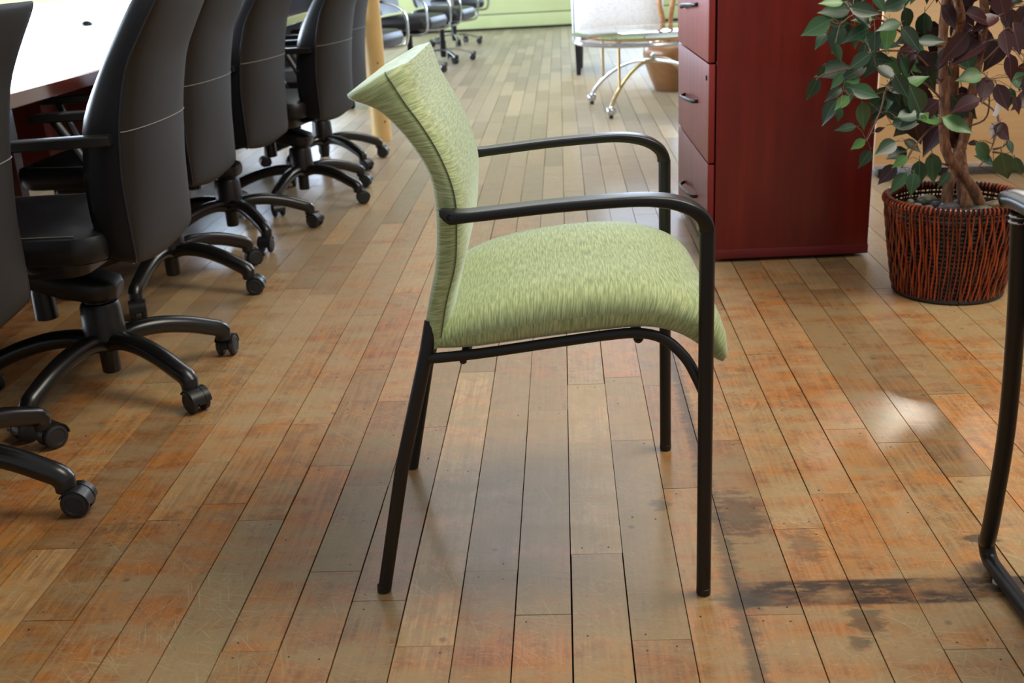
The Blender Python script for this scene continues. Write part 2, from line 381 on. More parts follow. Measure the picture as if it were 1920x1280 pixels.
def cushion(mb, hx, hy, z0, z1, r=.06, e=.02, c=(0, 0), dome=0):
    rings = [rrect(c[0], c[1], hx-e, hy-e, max(r-e, .005), z0), rrect(c[0], c[1], hx-e*.3, hy-e*.3, r-e*.3, z0+e*.3), rrect(c[0], c[1], hx, hy, r, z0+e), rrect(c[0], c[1], hx, hy, r, z1-e),
             rrect(c[0], c[1], hx-e*.3, hy-e*.3, r-e*.3, z1-e*.3), rrect(c[0], c[1], hx-e, hy-e, max(r-e, .005), z1)]
    if dome:
        for f, k in ((.7, .6), (.35, .95)): rings.append([(c[0]+(p[0]-c[0])*f, c[1]+(p[1]-c[1])*f, z1+dome*k) for p in rings[5]])
    return loft(mb, rings)

# ------------------------------------------------------------------ setting: floor with its planks
fl = MB(); box(fl, (-9, -1.2, -.06), (5.2, 14.8, -.022)); floor = struct(obj('floor', fl.mesh('floor', M['gap'], False)))
JOINTS = [(90, 1163), (100, 1029), (1450, 1152), (1828, 1216), (1685, 829), (1493, 991), (630, 1071), (797, 1211), (712, 1126), (500, 1220), (1120, 1038), (1018, 1152), (1243, 1199), (742, 752), (617, 873),
          (896, 697), (686, 911), (816, 800), (1168, 707), (1186, 825), (1276, 915), (1029, 769), (1810, 893), (1561, 925), (318, 975), (490, 975), (225, 982), (420, 865), (1010, 560), (760, 944)]
jd = {}
for x, y in JOINTS:
    q = gp(x, y); jd.setdefault(math.floor((q.x-seamx(0))/BW), []).append(q.y)
TINTS = [((470, 1100), (.0, .95, .42)), ((1120, 960), (1, .9, .8)), ((1140, 1150), (.22, .7, .6)), ((830, 1100), (.95, .1, .55)), ((880, 850), (1, .4, .7)), ((730, 1060), (.8, .4, .4)), ((620, 1010), (.0, .8, .35)), ((900, 1150), (.75, .6, .45)),
         ((700, 1200), (.05, .6, .25)), ((590, 1130), (.82, .3, .35)), ((560, 1080), (.55, .1, .55)), ((350, 1100), (.6, .35, .4)), ((200, 1100), (.6, .4, .35)), ((1230, 1000), (.2, .6, .35)), ((1210, 1230), (.75, .3, .45)), ((1330, 1200), (.45, .2, .55)),
         ((1420, 1060), (.0, .7, .15)), ((1480, 1080), (.75, .6, .2)), ((1450, 1220), (.5, .2, .55)), ((1600, 1000), (.58, .1, .5)), ((1560, 1050), (.55, .1, .5)), ((1700, 1010), (.5, .3, .5)), ((1030, 900), (.25, .7, .55)), ((960, 900), (.2, .6, .45)), ((1150, 760), (.2, .7, .55)), ((1190, 880), (.1, .8, .3)),
         ((1070, 1230), (.5, .5, .5)), ((1000, 1230), (.55, .5, .5))]
td = []
for (x, y), tv in TINTS:
    q = gp(x, y); td.append((math.floor((q.x-seamx(0))/BW), q.y, tv))
def vis(x, y):
    d = Vector((x, y, 0))-CO; z = d.dot(CF)
    if z < .2: return None
    return 960+FPX*d.dot(CR)/z, 640-FPX*d.dot(CU)/z
rp = random.Random(11); planks = []
for i in range(-88, 66):
    xa, xb = seamx(i), seamx(i+1)
    if xa < -8.9 or xb > 5.1: continue
    ys = sorted(jd.get(i, [])); y = .35-rp.random()*.7; cuts = []
    if ys:
        cuts = [ys[0]]; yy = ys[0]
        while yy > .3: yy -= rp.uniform(.5, 1.3); cuts.insert(0, yy)
        cuts = cuts+ys[1:]; yy = cuts[-1]
    else: cuts = [y]; yy = y
    while yy < 14.6: yy += rp.uniform(.42, 1.25); cuts.append(min(yy, 14.68))
    for a, b in zip(cuts, cuts[1:]):
        if b-a < .02: continue
        tv = (rp.random(), rp.random(), rp.random())
        for (ri, ty, t3) in td:
            if ri == i and a < ty < b: tv = t3
        ps = [vis(px, py) for px in (xa, xb) for py in (a, b)]
        ar = 0; inside = False
        for k in range(5):
            ym = a+(b-a)*(k+.5)/5; p = vis((xa+xb)/2, ym)
            if p and -60 < p[0] < 1980 and -60 < p[1] < 1330:
                l_, r_ = vis(xa, ym), vis(xb, ym); u_ = vis(xa, ym+(b-a)/5)
                ar += abs(r_[0]-l_[0])*abs(u_[1]-l_[1]); inside = True
        planks.append((ar, xa, xb, a, b, tv))
planks.sort(key=lambda p: -p[0])
def plank_mb(mb, p):
    ar, xa, xb, a, b, tv = p; g = .0006+.0013*random.random()**1.3; dz = random.uniform(-.0004, .0002)
    box(mb, (xa+g, a+.0006, -.02), (xb-g, b-.0004, dz), 0, tv)
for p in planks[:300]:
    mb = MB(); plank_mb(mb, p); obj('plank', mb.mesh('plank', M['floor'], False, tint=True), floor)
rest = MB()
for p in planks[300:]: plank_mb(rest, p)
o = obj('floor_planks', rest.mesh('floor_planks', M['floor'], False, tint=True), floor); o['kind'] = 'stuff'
nails = MB()
for p in planks[:150]:
    ar, xa, xb, a, b, tv = p
    for yy in (a+.02, b-.02, a+.02+(b-a)*.5):
        for xx in (xa+.022, xb-.022):
            if random.random() < .45: lathe(nails, [(.0018, -.001), (.0018, .0002), (.0009, .0003)], (xx+random.uniform(-.004, .004), yy+random.uniform(-.006, .006), 0), 7)
o = obj('nail_heads', nails.mesh('nail_heads', M['nail']), floor); o['kind'] = 'stuff'

# walls and windows of the far end
def wall_with_holes(name, mat, span, zt, holes, axis, at, th=.15):
    mb = MB(); u = span[0]
    def bx(u0, u1, z0, z1):
        if axis == 'x': box(mb, (u0, at, z0), (u1, at+th, z1))
        else: box(mb, (at-th, u0, z0), (at, u1, z1))
    for (h0, h1, z0, z1) in holes:
        bx(u, h0, 0, zt); bx(h0, h1, 0, z0); bx(h0, h1, z1, zt); u = h1
    bx(u, span[1], 0, zt); return struct(obj(name, mb.mesh(name, mat, False)))
wall_with_holes('wall_back', M['wallg'], (-9.0, 5.2), 3.4, [(-9.0+.2, -3.2, .75, 3.0), (.5, 4.7, .9, 2.9)], 'x', 14.7)
wall_with_holes('wall_left', M['whitewall'], (-1.2, 14.7), 3.4, [(3.0, 11.0, .8, 3.0)], 'y', -9.0)
bb = MB(); box(bb, (-9, 14.675, 0), (5.2, 14.7, .19), .006); struct(obj('baseboard_back', bb.mesh('baseboard_back', M['wallgl'])))
bb = MB(); box(bb, (-9, 14.66, .0), (5.2, 14.675, .028)); struct(obj('trim_1', bb.mesh('trim', M['gap'])))
bb = MB(); box(bb, (-9, 14.69, .19), (5.2, 14.698, .2)); struct(obj('trim_2', bb.mesh('trim', M['gap'])))
def window(name, u0, u1, z0, z1, n, axis, at):
    mb = MB(); t = .05
    def bx(a, b, c, d):
        if axis == 'x': box(mb, (a, at-.02, c), (b, at+.04, d))
        else: box(mb, (at-.04, a, c), (at+.02, b, d))
    bx(u0, u1, z0, z0+t); bx(u0, u1, z1-t, z1)
    for k in range(n+1):
        u = u0+(u1-u0)*k/n; bx(max(u0, u-t/2), min(u1, u+t/2), z0, z1)
    w_ = struct(obj(name, mb.mesh('window_frame', M['whitewall'], False)))
    g = MB()
    if axis == 'x': box(g, (u0, at+.05, z0), (u1, at+.056, z1))
    else: box(g, (at-.056, u0, z0), (at-.05, u1, z1))
    obj('pane', g.mesh('pane', M['glass'], False), w_)
window('window_1', -8.8, -3.2, .75, 3.0, 4, 'x', 14.72)
window('window_2', .5, 4.7, .9, 2.9, 3, 'x', 14.72)
window('window_3', 3.0, 11.0, .8, 3.0, 5, 'y', -9.02)
mb = MB(); lathe(mb, [(.056, 0), (.056, 3.4)], (-1.057, 6.17, 0), 32)
o = obj('trim_3', mb.mesh('round_pillar', M['pillar'])); struct(o)
kn = MB()
for px, py in ((722, 228), (708, 118)):
    q = onY(px, py, 6.12); lathe(kn, [(.004, -.004), (.006, .0), (.004, .004)], (q.x, q.y-.0, q.z), 8, 'y')
obj('knot', kn.mesh('knot', M['twig']), o)

# ------------------------------------------------------------------ the green guest chair
GC = thing('guest_chair', 'green upholstered armchair with black metal legs standing alone in the middle', 'chair', (-.07, 1.765, 0), R(1.3))
FB = [((-.205, .430), (-.234, .425)), ((-.190, .500), (-.217, .497)), ((-.172, .560), (-.202, .555)), ((-.166, .610), (-.196, .608)), ((-.164, .650), (-.195, .655)), ((-.169, .687), (-.200, .695)),
      ((-.184, .730), (-.216, .730)), ((-.205, .770), (-.240, .765)), ((-.226, .802), (-.268, .793)), ((-.243, .832), (-.298, .806)), ((-.252, .845), (-.313, .814))]
fb = cat([(a[0]+.065, a[1], b[0]+.065, b[1]) for a, b in FB], 4)
# section: (blend back->front, lateral)
SEC = [(.05, -.955), (.25, -.99), (.5, -1), (.75, -1), (1.0, -.985), (1.2, -.945), (1.34, -.88), (1.45, -.75), (1.5, -.5), (1.5, -.2), (1.5, .2), (1.5, .5), (1.45, .75), (1.34, .88), (1.2, .945), (1.0, .985), (.75, 1), (.5, 1), (.25, .99), (.05, .955),
       (-.06, .85), (-.15, .5), (-.18, 0), (-.15, -.5), (-.06, -.85)]
def hwf(z): return .228+.006*sin(max(0, z-.45)*6)
rings = []; n = len(fb)
for i, (fx, fz, bx_, bz) in enumerate(fb):
    ring = []; hw = hwf(fz); edge = 1
    if i >= n-2: edge = (.55, .12)[i-(n-2)]
    for a, l in SEC:
        aa = a if 0 <= a <= 1 else (1+(a-1)*edge if a > 1 else a*edge)
        ring.append((bx_+(fx-bx_)*aa, l*hw*(1 if i < n-5 else (.998, .994, .985, .968, .945)[i-(n-5)]), bz+(fz-bz)*aa))
    rings.append(ring)
# arc-length uv: u runs with the weft (around), v along height
cum = [0]
for j in range(1, len(SEC)+1):
    a, b = SEC[j-1], SEC[j % len(SEC)]; cum.append(cum[-1]+math.hypot((b[0]-a[0])*.032, (b[1]-a[1])*.23))
vl = [0]
for i in range(1, n): vl.append(vl[-1]+math.hypot(fb[i][0]-fb[i-1][0], fb[i][1]-fb[i-1][1]))
mb = MB(); loft(mb, rings, True, uvf=lambda i, j: (cum[j], vl[i]))
back = obj('backrest', mb.mesh('backrest', M['fabric'], angle=70), GC)
js = [k for k, s_ in enumerate(SEC) if s_ in ((1.0, -.985), (1.0, .985))]
for j in js:
    sm = MB(); tube([Vector(rings[i][j])+Vector((.0006, (-.0006 if j < 10 else .0006), 0)) for i in range(n)], .0008, 6, sm)
    obj('seam', sm.mesh('seam', M['fabric_seam']), back)

TB = [((-.212, .452), (-.212, .426)), ((-.17, .476), (-.17, .428)), ((-.11, .496), (-.11, .434)), ((-.02, .510), (-.03, .442)), ((.07, .514), (.06, .449)), ((.135, .507), (.115, .450)), ((.190, .488), (.160, .438)),
      ((.222, .464), (.194, .416)), ((.237, .432), (.214, .396)), ((.239, .408), (.226, .388))]
tb = cat([(a[0]+.065, a[1], b[0]+.065, b[1]) for a, b in TB], 4)
SS = [(-1, .42), (-.985, .62), (-.94, .82), (-.86, .94), (-.7, 1.0), (-.45, 1.02), (-.15, 1.0), (.15, 1.0), (.45, 1.02), (.7, 1.0), (.86, .94), (.94, .82), (.985, .62), (1, .42), (.99, .15), (.95, 0), (.5, -.02), (0, -.02), (-.5, -.02), (-.95, 0), (-.99, .15)]
rings2 = []; n2 = len(tb)
for i, (tx, tz, bx_, bz) in enumerate(tb):
    hw = .238*(1-.02*max(0, (i-30)/10)); hw = hw-.012*max(0, (6-i)/6)
    rings2.append([(bx_+(tx-bx_)*a, l*hw, bz+(tz-bz)*a) for l, a in SS])
cum2 = [0]
for j in range(1, len(SS)+1):
    a, b = SS[j-1], SS[j % len(SS)]; cum2.append(cum2[-1]+math.hypot((b[1]-a[1])*.07, (b[0]-a[0])*.235))
vl2 = [0]
for i in range(1, n2): vl2.append(vl2[-1]+math.hypot(tb[i][0]-tb[i-1][0], tb[i][1]-tb[i-1][1]))
mb = MB(); loft(mb, rings2, True, uvf=lambda i, j: (cum2[j]+3, vl2[i]+2))
obj('seat', mb.mesh('seat', M['fabric'], angle=60), GC)
pn = MB(); loft(pn, [[(x, y, z-.004) for x, y, z in [(-.14, -.2, .428), (-.14, .2, .428), (.05, .2, .443), (.05, -.2, .443)]], [(x, y, z+.004) for x, y, z in [(-.14, -.2, .428), (-.14, .2, .428), (.05, .2, .443), (.05, -.2, .443)]]])
obj('seat_pan', pn.mesh('seat_pan', M['plastic']), GC)
ARM = [(1327, 437), (1326, 428), (1320, 414), (1308, 402), (1290, 391.5), (1265, 383.5), (1235, 379.5), (1200, 378.5), (1140, 382), (1040, 390.5), (940, 402), (880, 409), (845, 412), (822, 405)]
ap = []
for x, y in ARM:
    q = onY(x, y, 1.487); ap.append((q.x+.07-.006, 0, q.z))
cap_ = MB(); FL = []
for s in (-1, 1):
    yl = .266*s
    m = MB(); tube([(.262, yl, .006), (.262, yl, .3), (.262, yl, .609)], .0114, 16, m); leg = obj('leg', m.mesh('leg', M['metal']), GC)
    m = MB(); lathe(m, [(.009, 0), (.0118, .002), (.0118, .012), (.010, .013)], (.262, yl, 0), 16); obj('foot_cap', m.mesh('foot_cap', M['plastic']), leg)
    m = MB(); tube([(-.264, .227*s, .006), (-.215, .229*s, .23), (-.160, .226*s, .425), (-.150, .215*s, .47)], .0112, 16, m); leg = obj('leg', m.mesh('leg', M['metal']), GC)
    m = MB(); lathe(m, [(.009, 0), (.0118, .002), (.0116, .012), (.010, .013)], (-.265, .227*s, 0), 16); obj('foot_cap', m.mesh('foot_cap', M['plastic']), leg)
    pts = cat(ap, 3); k = len(pts); pp = []; rx = []; ry = []
    for i, p in enumerate(pts):
        f = i/(k-1); yy = yl+(.014*s*0)-(.012*s*max(0, (f-.55)/.45)); pp.append((p[0], yy, p[2]))
        wd = .0125+.0085*min(1, f/.3); wd = wd*(1-.35*max(0, (f-.85)/.15)); hh = .0122-.0044*min(1, f/.55)+.003*max(0, 1-abs(f-.93)/.07)
        if i >= k-3: j_ = i-(k-3); wd, hh = ((.0125, .0088), (.010, .0062), (.006, .0022))[j_]; pp[-1] = (p[0], yy, p[2]+(.001, .003, .004)[j_])
        rx.append(wd); ry.append(hh)
    m = MB(); sweep(m, pp, rx, ry, 24, (0, 0, 1), 4.5); arm = obj('armrest', m.mesh('armrest', M['armpad'], angle=50), GC)
    q = onY(842, 411, 1.48)
    m = MB(); yb = -.2725 if s < 0 else .2725
    lathe(m, [(.0062, 0), (.0062, .002*s), (.0048, .003*s), (.0040, .001*s), (.002, .001*s)], (q.x+.064, (yl-.008*s)+.0125*s, q.z), 16, 'y'); obj('screw', m.mesh('screw', M['plastic']), arm)
    m = MB(); tube(cat([(-.158, .229*s, .414), (-.08, .229*s, .419), (.03, .229*s, .431), (.13, .229*s, .441), (.175, .229*s, .440), (.208, .232*s, .428), (.235, .242*s, .402), (.250, .252*s, .375), (.260, .262*s, .352)], 4), .0085, 10, m); rail = obj('seat_rail', m.mesh('seat_rail', M['metal']), GC)
    for xx, zz in ((-.105, .404), (.165, .426)):
        m = MB(); lathe(m, [(.002, .006), (.0055, .004), (.0055, 0), (.003, -.002)], (xx, .225*s, zz), 10); obj('screw', m.mesh('screw', M['plastic']), rail)
for xx, zz in ((-.10, .416), (.165, .433)):
    m = MB(); tube([(xx, -.229, zz), (xx, .229, zz)], .008, 10, m); obj('crossbar', m.mesh('crossbar', M['metal']), GC)

# ------------------------------------------------------------------ red lateral file cabinet
FC = thing('file_cabinet', 'dark red wood lateral file cabinet standing behind the green chair', 'cabinet', (.472, 3.405, 0), R(.6))
D, Wd, Ht = .492, .822, 1.24
m = MB()
box(m, (0, 0, .028), (D, .02, Ht)); box(m, (0, Wd-.02, .028), (D, Wd, Ht)); box(m, (D-.02, .02, .03), (D, Wd-.02, Ht)); box(m, (.0, .02, .03), (D-.02, Wd-.02, .05)); box(m, (.0, .02, Ht-.02), (D-.02, Wd-.02, Ht))
obj('carcass', m.mesh('carcass', M['mahogany'], False), FC)
m = MB(); box(m, (-.002, -.0035, .012), (D+.002, Wd+.003, .042), .0015); obj('base_rail', m.mesh('base_rail', M['mahogany_edge']), FC)
m = MB(); box(m, (.03, .03, 0), (D-.03, Wd-.03, .012)); obj('plinth', m.mesh('plinth', M['gap']), FC)
m = MB(); box(m, (-.028, -.012, Ht), (D+.01, Wd+.012, Ht+.028), .003); obj('top_panel', m.mesh('top_panel', M['mahogany']), FC)
m = MB(); box(m, (.0, -.0008, .043), (.004, .001, Ht)); obj('edge_band', m.mesh('edge_band', M['mahogany_edge'], False), FC)
for k, (z0, z1) in enumerate(((.046, .321), (.327, .632), (.638, .938), (.944, 1.232))):
    off = (0, 0, -.002, 0)[k]
    m = MB(); box(m, (-.024+off, .003, z0), (-.004+off, Wd-.003, z1), .002); d = obj('drawer', m.mesh('drawer', M['drawer_lit']), FC)
    m = MB(); box(m, (-.004+off, .02, z0+.01), (.001, Wd-.02, z1-.01)); obj('drawer_side', m.mesh('drawer_side', M['gap'], False), d)
    zc = (.157, .48, .79, 1.09)[k]
    m = MB(); sweep(m, cat([(-.024, .60, zc-.012), (-.042, .58, zc-.016), (-.054, .50, zc-.006), (-.056, .42, zc), (-.052, .34, zc+.004), (-.040, .27, zc+.006), (-.024, .255, zc+.008)], 4), .0035, .0065, 8)
    obj('handle', m.mesh('handle', M['plastic']), d)
    if k == 1:
        m = MB(); lathe(m, [(.008, -.0275), (.008, -.024), (.004, -.023)], (0, .05, z1-.045), 12, 'x'); obj('lock', m.mesh('lock', M['plastic']), d)

# ------------------------------------------------------------------ black task chairs at the table
TM = {}
def ring_side(F, B, z, hw, a_list): pass
BK = [  # z_front, f_front, z_rear, f_rear, halfwidth
    (.386, -.182, .374, -.232, .180), (.396, -.166, .386, -.243, .191), (.47, -.151, .47, -.245, .197), (.55, -.152, .56, -.246, .199), (.62, -.160, .62, -.252, .200), (.70, -.177, .70, -.264, .198),
    (.79, -.222, .80, -.291, .190), (.87, -.272, .87, -.330, .182), (.932, -.312, .935, -.372, .174), (.950, -.328, .952, -.382, .167)]
bk = cat(BK, 3)
mb = MB(); rr = []
for i, (zf, ff, zr, fr, hw) in enumerate(bk):
    e = 1 if 2 < i < len(bk)-2 else .5; ring = []
    for a, l in [(0, -1), (.35, -1.015), (.7, -1.0), (.92, -.96), (1.03, -.86), (1.0, -.6), (.93, -.3), (.90, 0), (.93, .3), (1.0, .6), (1.03, .86), (.92, .96), (.7, 1.0), (.35, 1.015), (0, 1), (0, .5), (0, -.5)]:
        ring.append((fr+(ff-fr)*a, l*hw, zr+(zf-zr)*a-.02*max(0, 1-i/5)*(1-min(1, l*l))))
    rr.append(ring)
loft(mb, rr); TM['back_cushion'] = mb.mesh('back_cushion', M['leather'], angle=60)
mb = MB(); rr = []; SHL = [-1, -.985, -.93, -.8, -.6, -.4, -.2, 0, .2, .4, .6, .8, .93, .985, 1]; BUL = [0, .006, .013, .021, .028, .032, .034, .035]
BUL = BUL+BUL[-2::-1]
def shell_ring(zf, ff, zr, fr, hw, i, nn, push=0):
    e = max(.15, min(1, i/10+.05, (nn-1-i)/14+.3))
    return [(fr-.001-(b*e+push), l*(hw+push), zr-.02*max(0, 1-i/5)*(1-l*l)) for l, b in zip(SHL, BUL)]
for i, (zf, ff, zr, fr, hw) in enumerate(bk):
    rr.append(shell_ring(zf, ff, zr, fr, hw, i, len(bk)))
loft(mb, rr); TM['back_shell'] = mb.mesh('back_shell', M['shell'], angle=60)
mb = MB()
for s in (-1, 1): tube([(fr-.001, s*(hw+.001), zr) for zf, ff, zr, fr, hw in bk], .0028, 6, mb)
tube([(bk[-1][3]-.002, y, bk[-1][2]+.001) for y in (-.167, -.08, 0, .08, .167)], .0028, 6, mb)
TM['piping'] = mb.mesh('piping', M['piping'])
# stitched line across the shell near z = .655
iz = min(range(len(bk)), key=lambda i: abs(bk[i][2]-.66)); zf, ff, zr, fr, hw = bk[iz]
mb = MB(); tube([(p[0], p[1], p[2]) for p in shell_ring(zf, ff, zr, fr, hw, iz, len(bk), .0006)], .0013, 6, mb); TM['stitch_line'] = mb.mesh('stitch_line', M['stitch'])
mb = MB(); cushion(mb, .245, .25, .385, .455, .07, .022, (.055, 0), .012); TM['seat'] = mb.mesh('seat', M['leather'])
mb = MB()
for s in (-1, 1): tube([(-.13, s*.234, .4545), (.1, s*.236, .4545), (.25, s*.225, .4545)], .0013, 6, mb)
TM['seat_stitch'] = mb.mesh('seat_stitch', M['stitch'])
mb = MB(); cushion(mb, .17, .14, .33, .386, .05, .006, (.08, 0)); TM['seat_plate'] = mb.mesh('seat_plate', M['plastic'])
mb = MB(); sweep(mb, [(-.058, 0, .262), (-.045, 0, .264), (-.01, 0, .268), (.06, 0, .288), (.16, 0, .318), (.22, 0, .335)], [.03, .05, .062, .07, .065, .04], [.018, .028, .034, .038, .034, .02], 16, power=3.4); TM['mechanism'] = mb.mesh('mechanism', M['plastic'])
mb = MB(); sweep(mb, cat([(.02, 0, .345), (-.10, 0, .350), (-.18, 0, .372), (-.212, 0, .43)], 4), .035, .011, 12, power=3); TM['back_bracket'] = mb.mesh('back_bracket', M['plastic'])
mb = MB(); lathe(mb, [(.020, .19), (.028, .193), (.026, .26), (.02, .29)], (.14, 0, 0), 16); TM['tension_knob'] = mb.mesh('tension_knob', M['plastic'])
mb = MB(); lathe(mb, [(.047, .135), (.052, .14), (.048, .222), (.044, .230), (.034, .232), (.030, .25)], (0, 0, 0), 24); TM['column'] = mb.mesh('column', M['plastic'])
mb = MB(); lathe(mb, [(.021, .045), (.023, .048), (.024, .112), (.040, .118), (.047, .135)], (0, 0, 0), 20); TM['lower_column'] = mb.mesh('lower_column', M['plastic'])
mb = MB(); sweep(mb, cat([(.02, 0, .125), (.07, 0, .137), (.14, 0, .134), (.21, 0, .117), (.265, 0, .096), (.292, 0, .084), (.304, 0, .07)], 4), [.027-.006*i/24 for i in range(25)], [.0225]*25, 14, power=2.2); TM['base_arm'] = mb.mesh('base_arm', M['base'])
mb = MB(); lathe(mb, [(.012, .048), (.020, .052), (.021, .078), (.018, .084)], (0, 0, 0), 14)
# hood over the wheels
rr = []
for y in (-.010, .010):
    ring = [(-.018+.030*cos(R(a)), y, .029+.030*sin(R(a))) for a in range(-10, 191, 20)]+[(-.035, y, .02), (-.0, y, .02)]
    rr.append(ring)
loft(mb, rr)
for s in (-1, 1):
    rr = []
    for y, r_ in ((.010*s, .031), (.0245*s, .031)):
        rr.append([(-.018+r_*cos(R(a)), y, .029+r_*sin(R(a))) for a in range(30, 181, 15)]+[(-.018+.028*cos(R(a)), y, .029+.028*sin(R(a))) for a in range(180, 29, -15)])
    loft(mb, rr)
TM['caster'] = mb.mesh('caster', M['plastic'])
mb = MB(); lathe(mb, [(.012, -.0085), (.022, -.0085), (.0275, -.005), (.0285, 0), (.0275, .005), (.022, .0085), (.018, .0085), (.017, .0072), (.006, .0078)], (0, 0, 0), 20, 'y'); TM['wheel'] = mb.mesh('wheel', M['rubber'])
for s, nm in ((-1, 'ar'), (1, 'al')):
    mb = MB(); sweep(mb, [(-.245, .212*s, .658), (-.235, .212*s, .658), (.02, .235*s, .656), (.13, .245*s, .653), (.15, .245*s, .650)], [.019, .021, .022, .022, .018], [.0105, .012, .012, .012, .008], 12, power=7); TM['armrest'+nm] = mb.mesh('armrest', M['armpad'], angle=30)
    mb = MB(); sweep(mb, cat([(.10, .252*s, .648), (.075, .262*s, .60), (.03, .275*s, .50), (.0, .265*s, .42), (.0, .2*s, .375), (.0, .1*s, .372)], 4), .0165, .007, 10, (1, 0, 0), 3); TM['post'+nm] = mb.mesh('armrest_post', M['plastic'])
def task_chair(x, y, face, base, label, drop=()):
    """face: heading of the seat in degrees; base: heading of the first base arm."""
    t = thing('task_chair', label, 'chair', (x, y, 0), R(face), 'black task chairs around the conference table')
    U = (.05, 0, 0); b = obj('backrest', TM['back_shell'], t, U); b['label'] = 'smooth dark grey outer back'
    obj('back_cushion', TM['back_cushion'], t, U); obj('piping', TM['piping'], b); obj('stitch_line', TM['stitch_line'], b)
    s = obj('seat', TM['seat'], t, U); obj('stitch_line', TM['seat_stitch'], s); obj('seat_plate', TM['seat_plate'], s)
    m_ = obj('mechanism', TM['mechanism'], t); obj('back_bracket', TM['back_bracket'], m_, U); obj('tension_knob', TM['tension_knob'], m_)
    obj('column', TM['column'], t); obj('lower_column', TM['lower_column'], t)
    for nm in ('ar', 'al'):
        a = obj('armrest', TM['armrest'+nm], t, U); obj('armrest_post', TM['post'+nm], a)
    rg = random.Random(int(x*1000+y*77))
    for k in range(5):
        a = base-face+72*k; ar = obj('base_arm', TM['base_arm'], t, rot=(0, 0, R(a)))
        c = obj('caster', TM['caster'], t, loc=(.302*cos(R(a)), .302*sin(R(a)), 0), rot=(0, 0, R(a+180+rg.uniform(-50, 50))))
        for s_ in (-1, 1): obj('wheel', TM['wheel'], c, loc=(-.018, .0165*s_, .0285))
    return t
task_chair(-1.300, 1.85, 179, -4, 'black leather task chair cut off by the left edge, nearest of the row')
task_chair(-1.172, 2.49, 180, -32, 'black leather task chair with armrest showing, second from the camera along the table')
task_chair(-1.312, 3.36, 177, -20, 'black task chair third from the camera, its back half hidden by the second')
task_chair(-1.303, 4.02, 172, -50, 'black task chair fourth from the camera, narrow side strip showing left of its back')
task_chair(-1.165, 4.66, 170, -28, 'black task chair fifth from the camera with blue-lit side, left of the yellow pillar')
task_chair(-1.238, 5.46, 172, 32, 'black task chair farthest along the table, a sliver beside the yellow pillar')
task_chair(-5.35, 7.8, 0, 10, 'black task chair on the far side of the bright table, nearer of the two')
task_chair(-5.4, 9.4, 5, 40, 'black task chair on the far side of the bright table, farther of the two')

# ------------------------------------------------------------------ conference table
def conference_table(label, x, y, hx, hy):
  CT = thing('conference_table', label, 'table', (x, y, 0))
  mb = MB(); rr = []
  def outline(z, ins):
      out = []
      for k in range(13):
          v = -1+2*k/12; out.append((hx-ins-.05*v*v, v*(hy-ins), z))
      return out+[(-p[0], p[1], z) for p in reversed(out)]
  loft(mb, [outline(.700, .008), outline(.704, 0), outline(.736, 0), outline(.740, .004)]); obj('tabletop', mb.mesh('tabletop', M['table'], angle=30), CT)
  mb = MB(); loft(mb, [outline(.655, .32), outline(.70, .32)]); obj('apron', mb.mesh('apron', M['gap'], angle=30), CT)
  for yy in (-hy*.62, 0, hy*.62):
      mb = MB(); box(mb, (-hx*.55, yy-.03, 0), (hx*.55, yy+.03, .655), .004); box(mb, (-hx*.6, yy-.06, 0), (hx*.6, yy+.06, .05), .004); obj('leg_panel', mb.mesh('leg_panel', M['cherry']), CT)
  mb = MB(); box(mb, (-.03, -hy*.6, .12), (.03, hy*.6, .62), .004); obj('spine_panel', mb.mesh('spine_panel', M['cherry']), CT)
conference_table('long glossy cherry conference table with glaring top behind the black chairs', -2.6, 3.62, 1.29, 2.7)
conference_table('second glaring cherry table beyond the end of the long conference table', -3.75, 8.55, 1.3, 2.1)
q = gp(163, 46, .74)
mb = MB(); lathe(mb, [(.03, 0), (.03, .004), (.025, .012), (.015, .018), (.005, .02)], (0, 0, 0), 20); tag(obj('cable_grommet', mb.mesh('cable_grommet', M['plastic']), None, (q.x, q.y, .7402)), 'small black cable dome standing on the bright tabletop', 'grommet')

# ------------------------------------------------------------------ chrome armed chairs far behind
CC = {}
mb = MB(); cushion(mb, .26, .27, .385, .50, .09, .045, (0.03, 0), .015); CC['seat'] = mb.mesh('seat', M['leather'])
mb = MB(); rr = []
for z, f, hw in cat([(.52, -.20, .2), (.56, -.21, .235), (.7, -.235, .25), (.9, -.27, .25), (1.02, -.30, .24), (1.07, -.31, .2)], 3):
    rr.append([(f+.035*cos(a)*(1 if cos(a) > 0 else .8)+.04*abs(sin(a))**2, hw*sin(a), z) for a in [2*pi*k/20 for k in range(20)]])
loft(mb, rr); CC['backrest'] = mb.mesh('backrest', M['leather'])
for s in (-1, 1):
    mb = MB(); sweep(mb, cat([(-.24, .27*s, .70), (-.0, .29*s, .69), (.17, .29*s, .665), (.26, .29*s, .62), (.29, .29*s, .54), (.28, .285*s, .40), (.22, .26*s, .365), (.05, .15*s, .36)], 4), .018, .008, 10, (0, 0, 1), 3); CC['arm%d' % s] = mb.mesh('armrest', M['chrome'])
    mb = MB(); sweep(mb, [(-.18, .272*s, .712), (0, .29*s, .703), (.12, .29*s, .682)], .024, .009, 10, power=3); CC['pad%d' % s] = mb.mesh('arm_pad', M['plastic'])
mb = MB(); box(mb, (-.12, -.09, .33), (.14, .09, .385), .01); CC['mech'] = mb.mesh('mechanism', M['plastic'])
mb = MB(); lathe(mb, [(.022, .045), (.03, .06), (.032, .20), (.026, .205), (.024, .34)], (0, 0, 0), 16); CC['column'] = mb.mesh('column', M['plastic'])
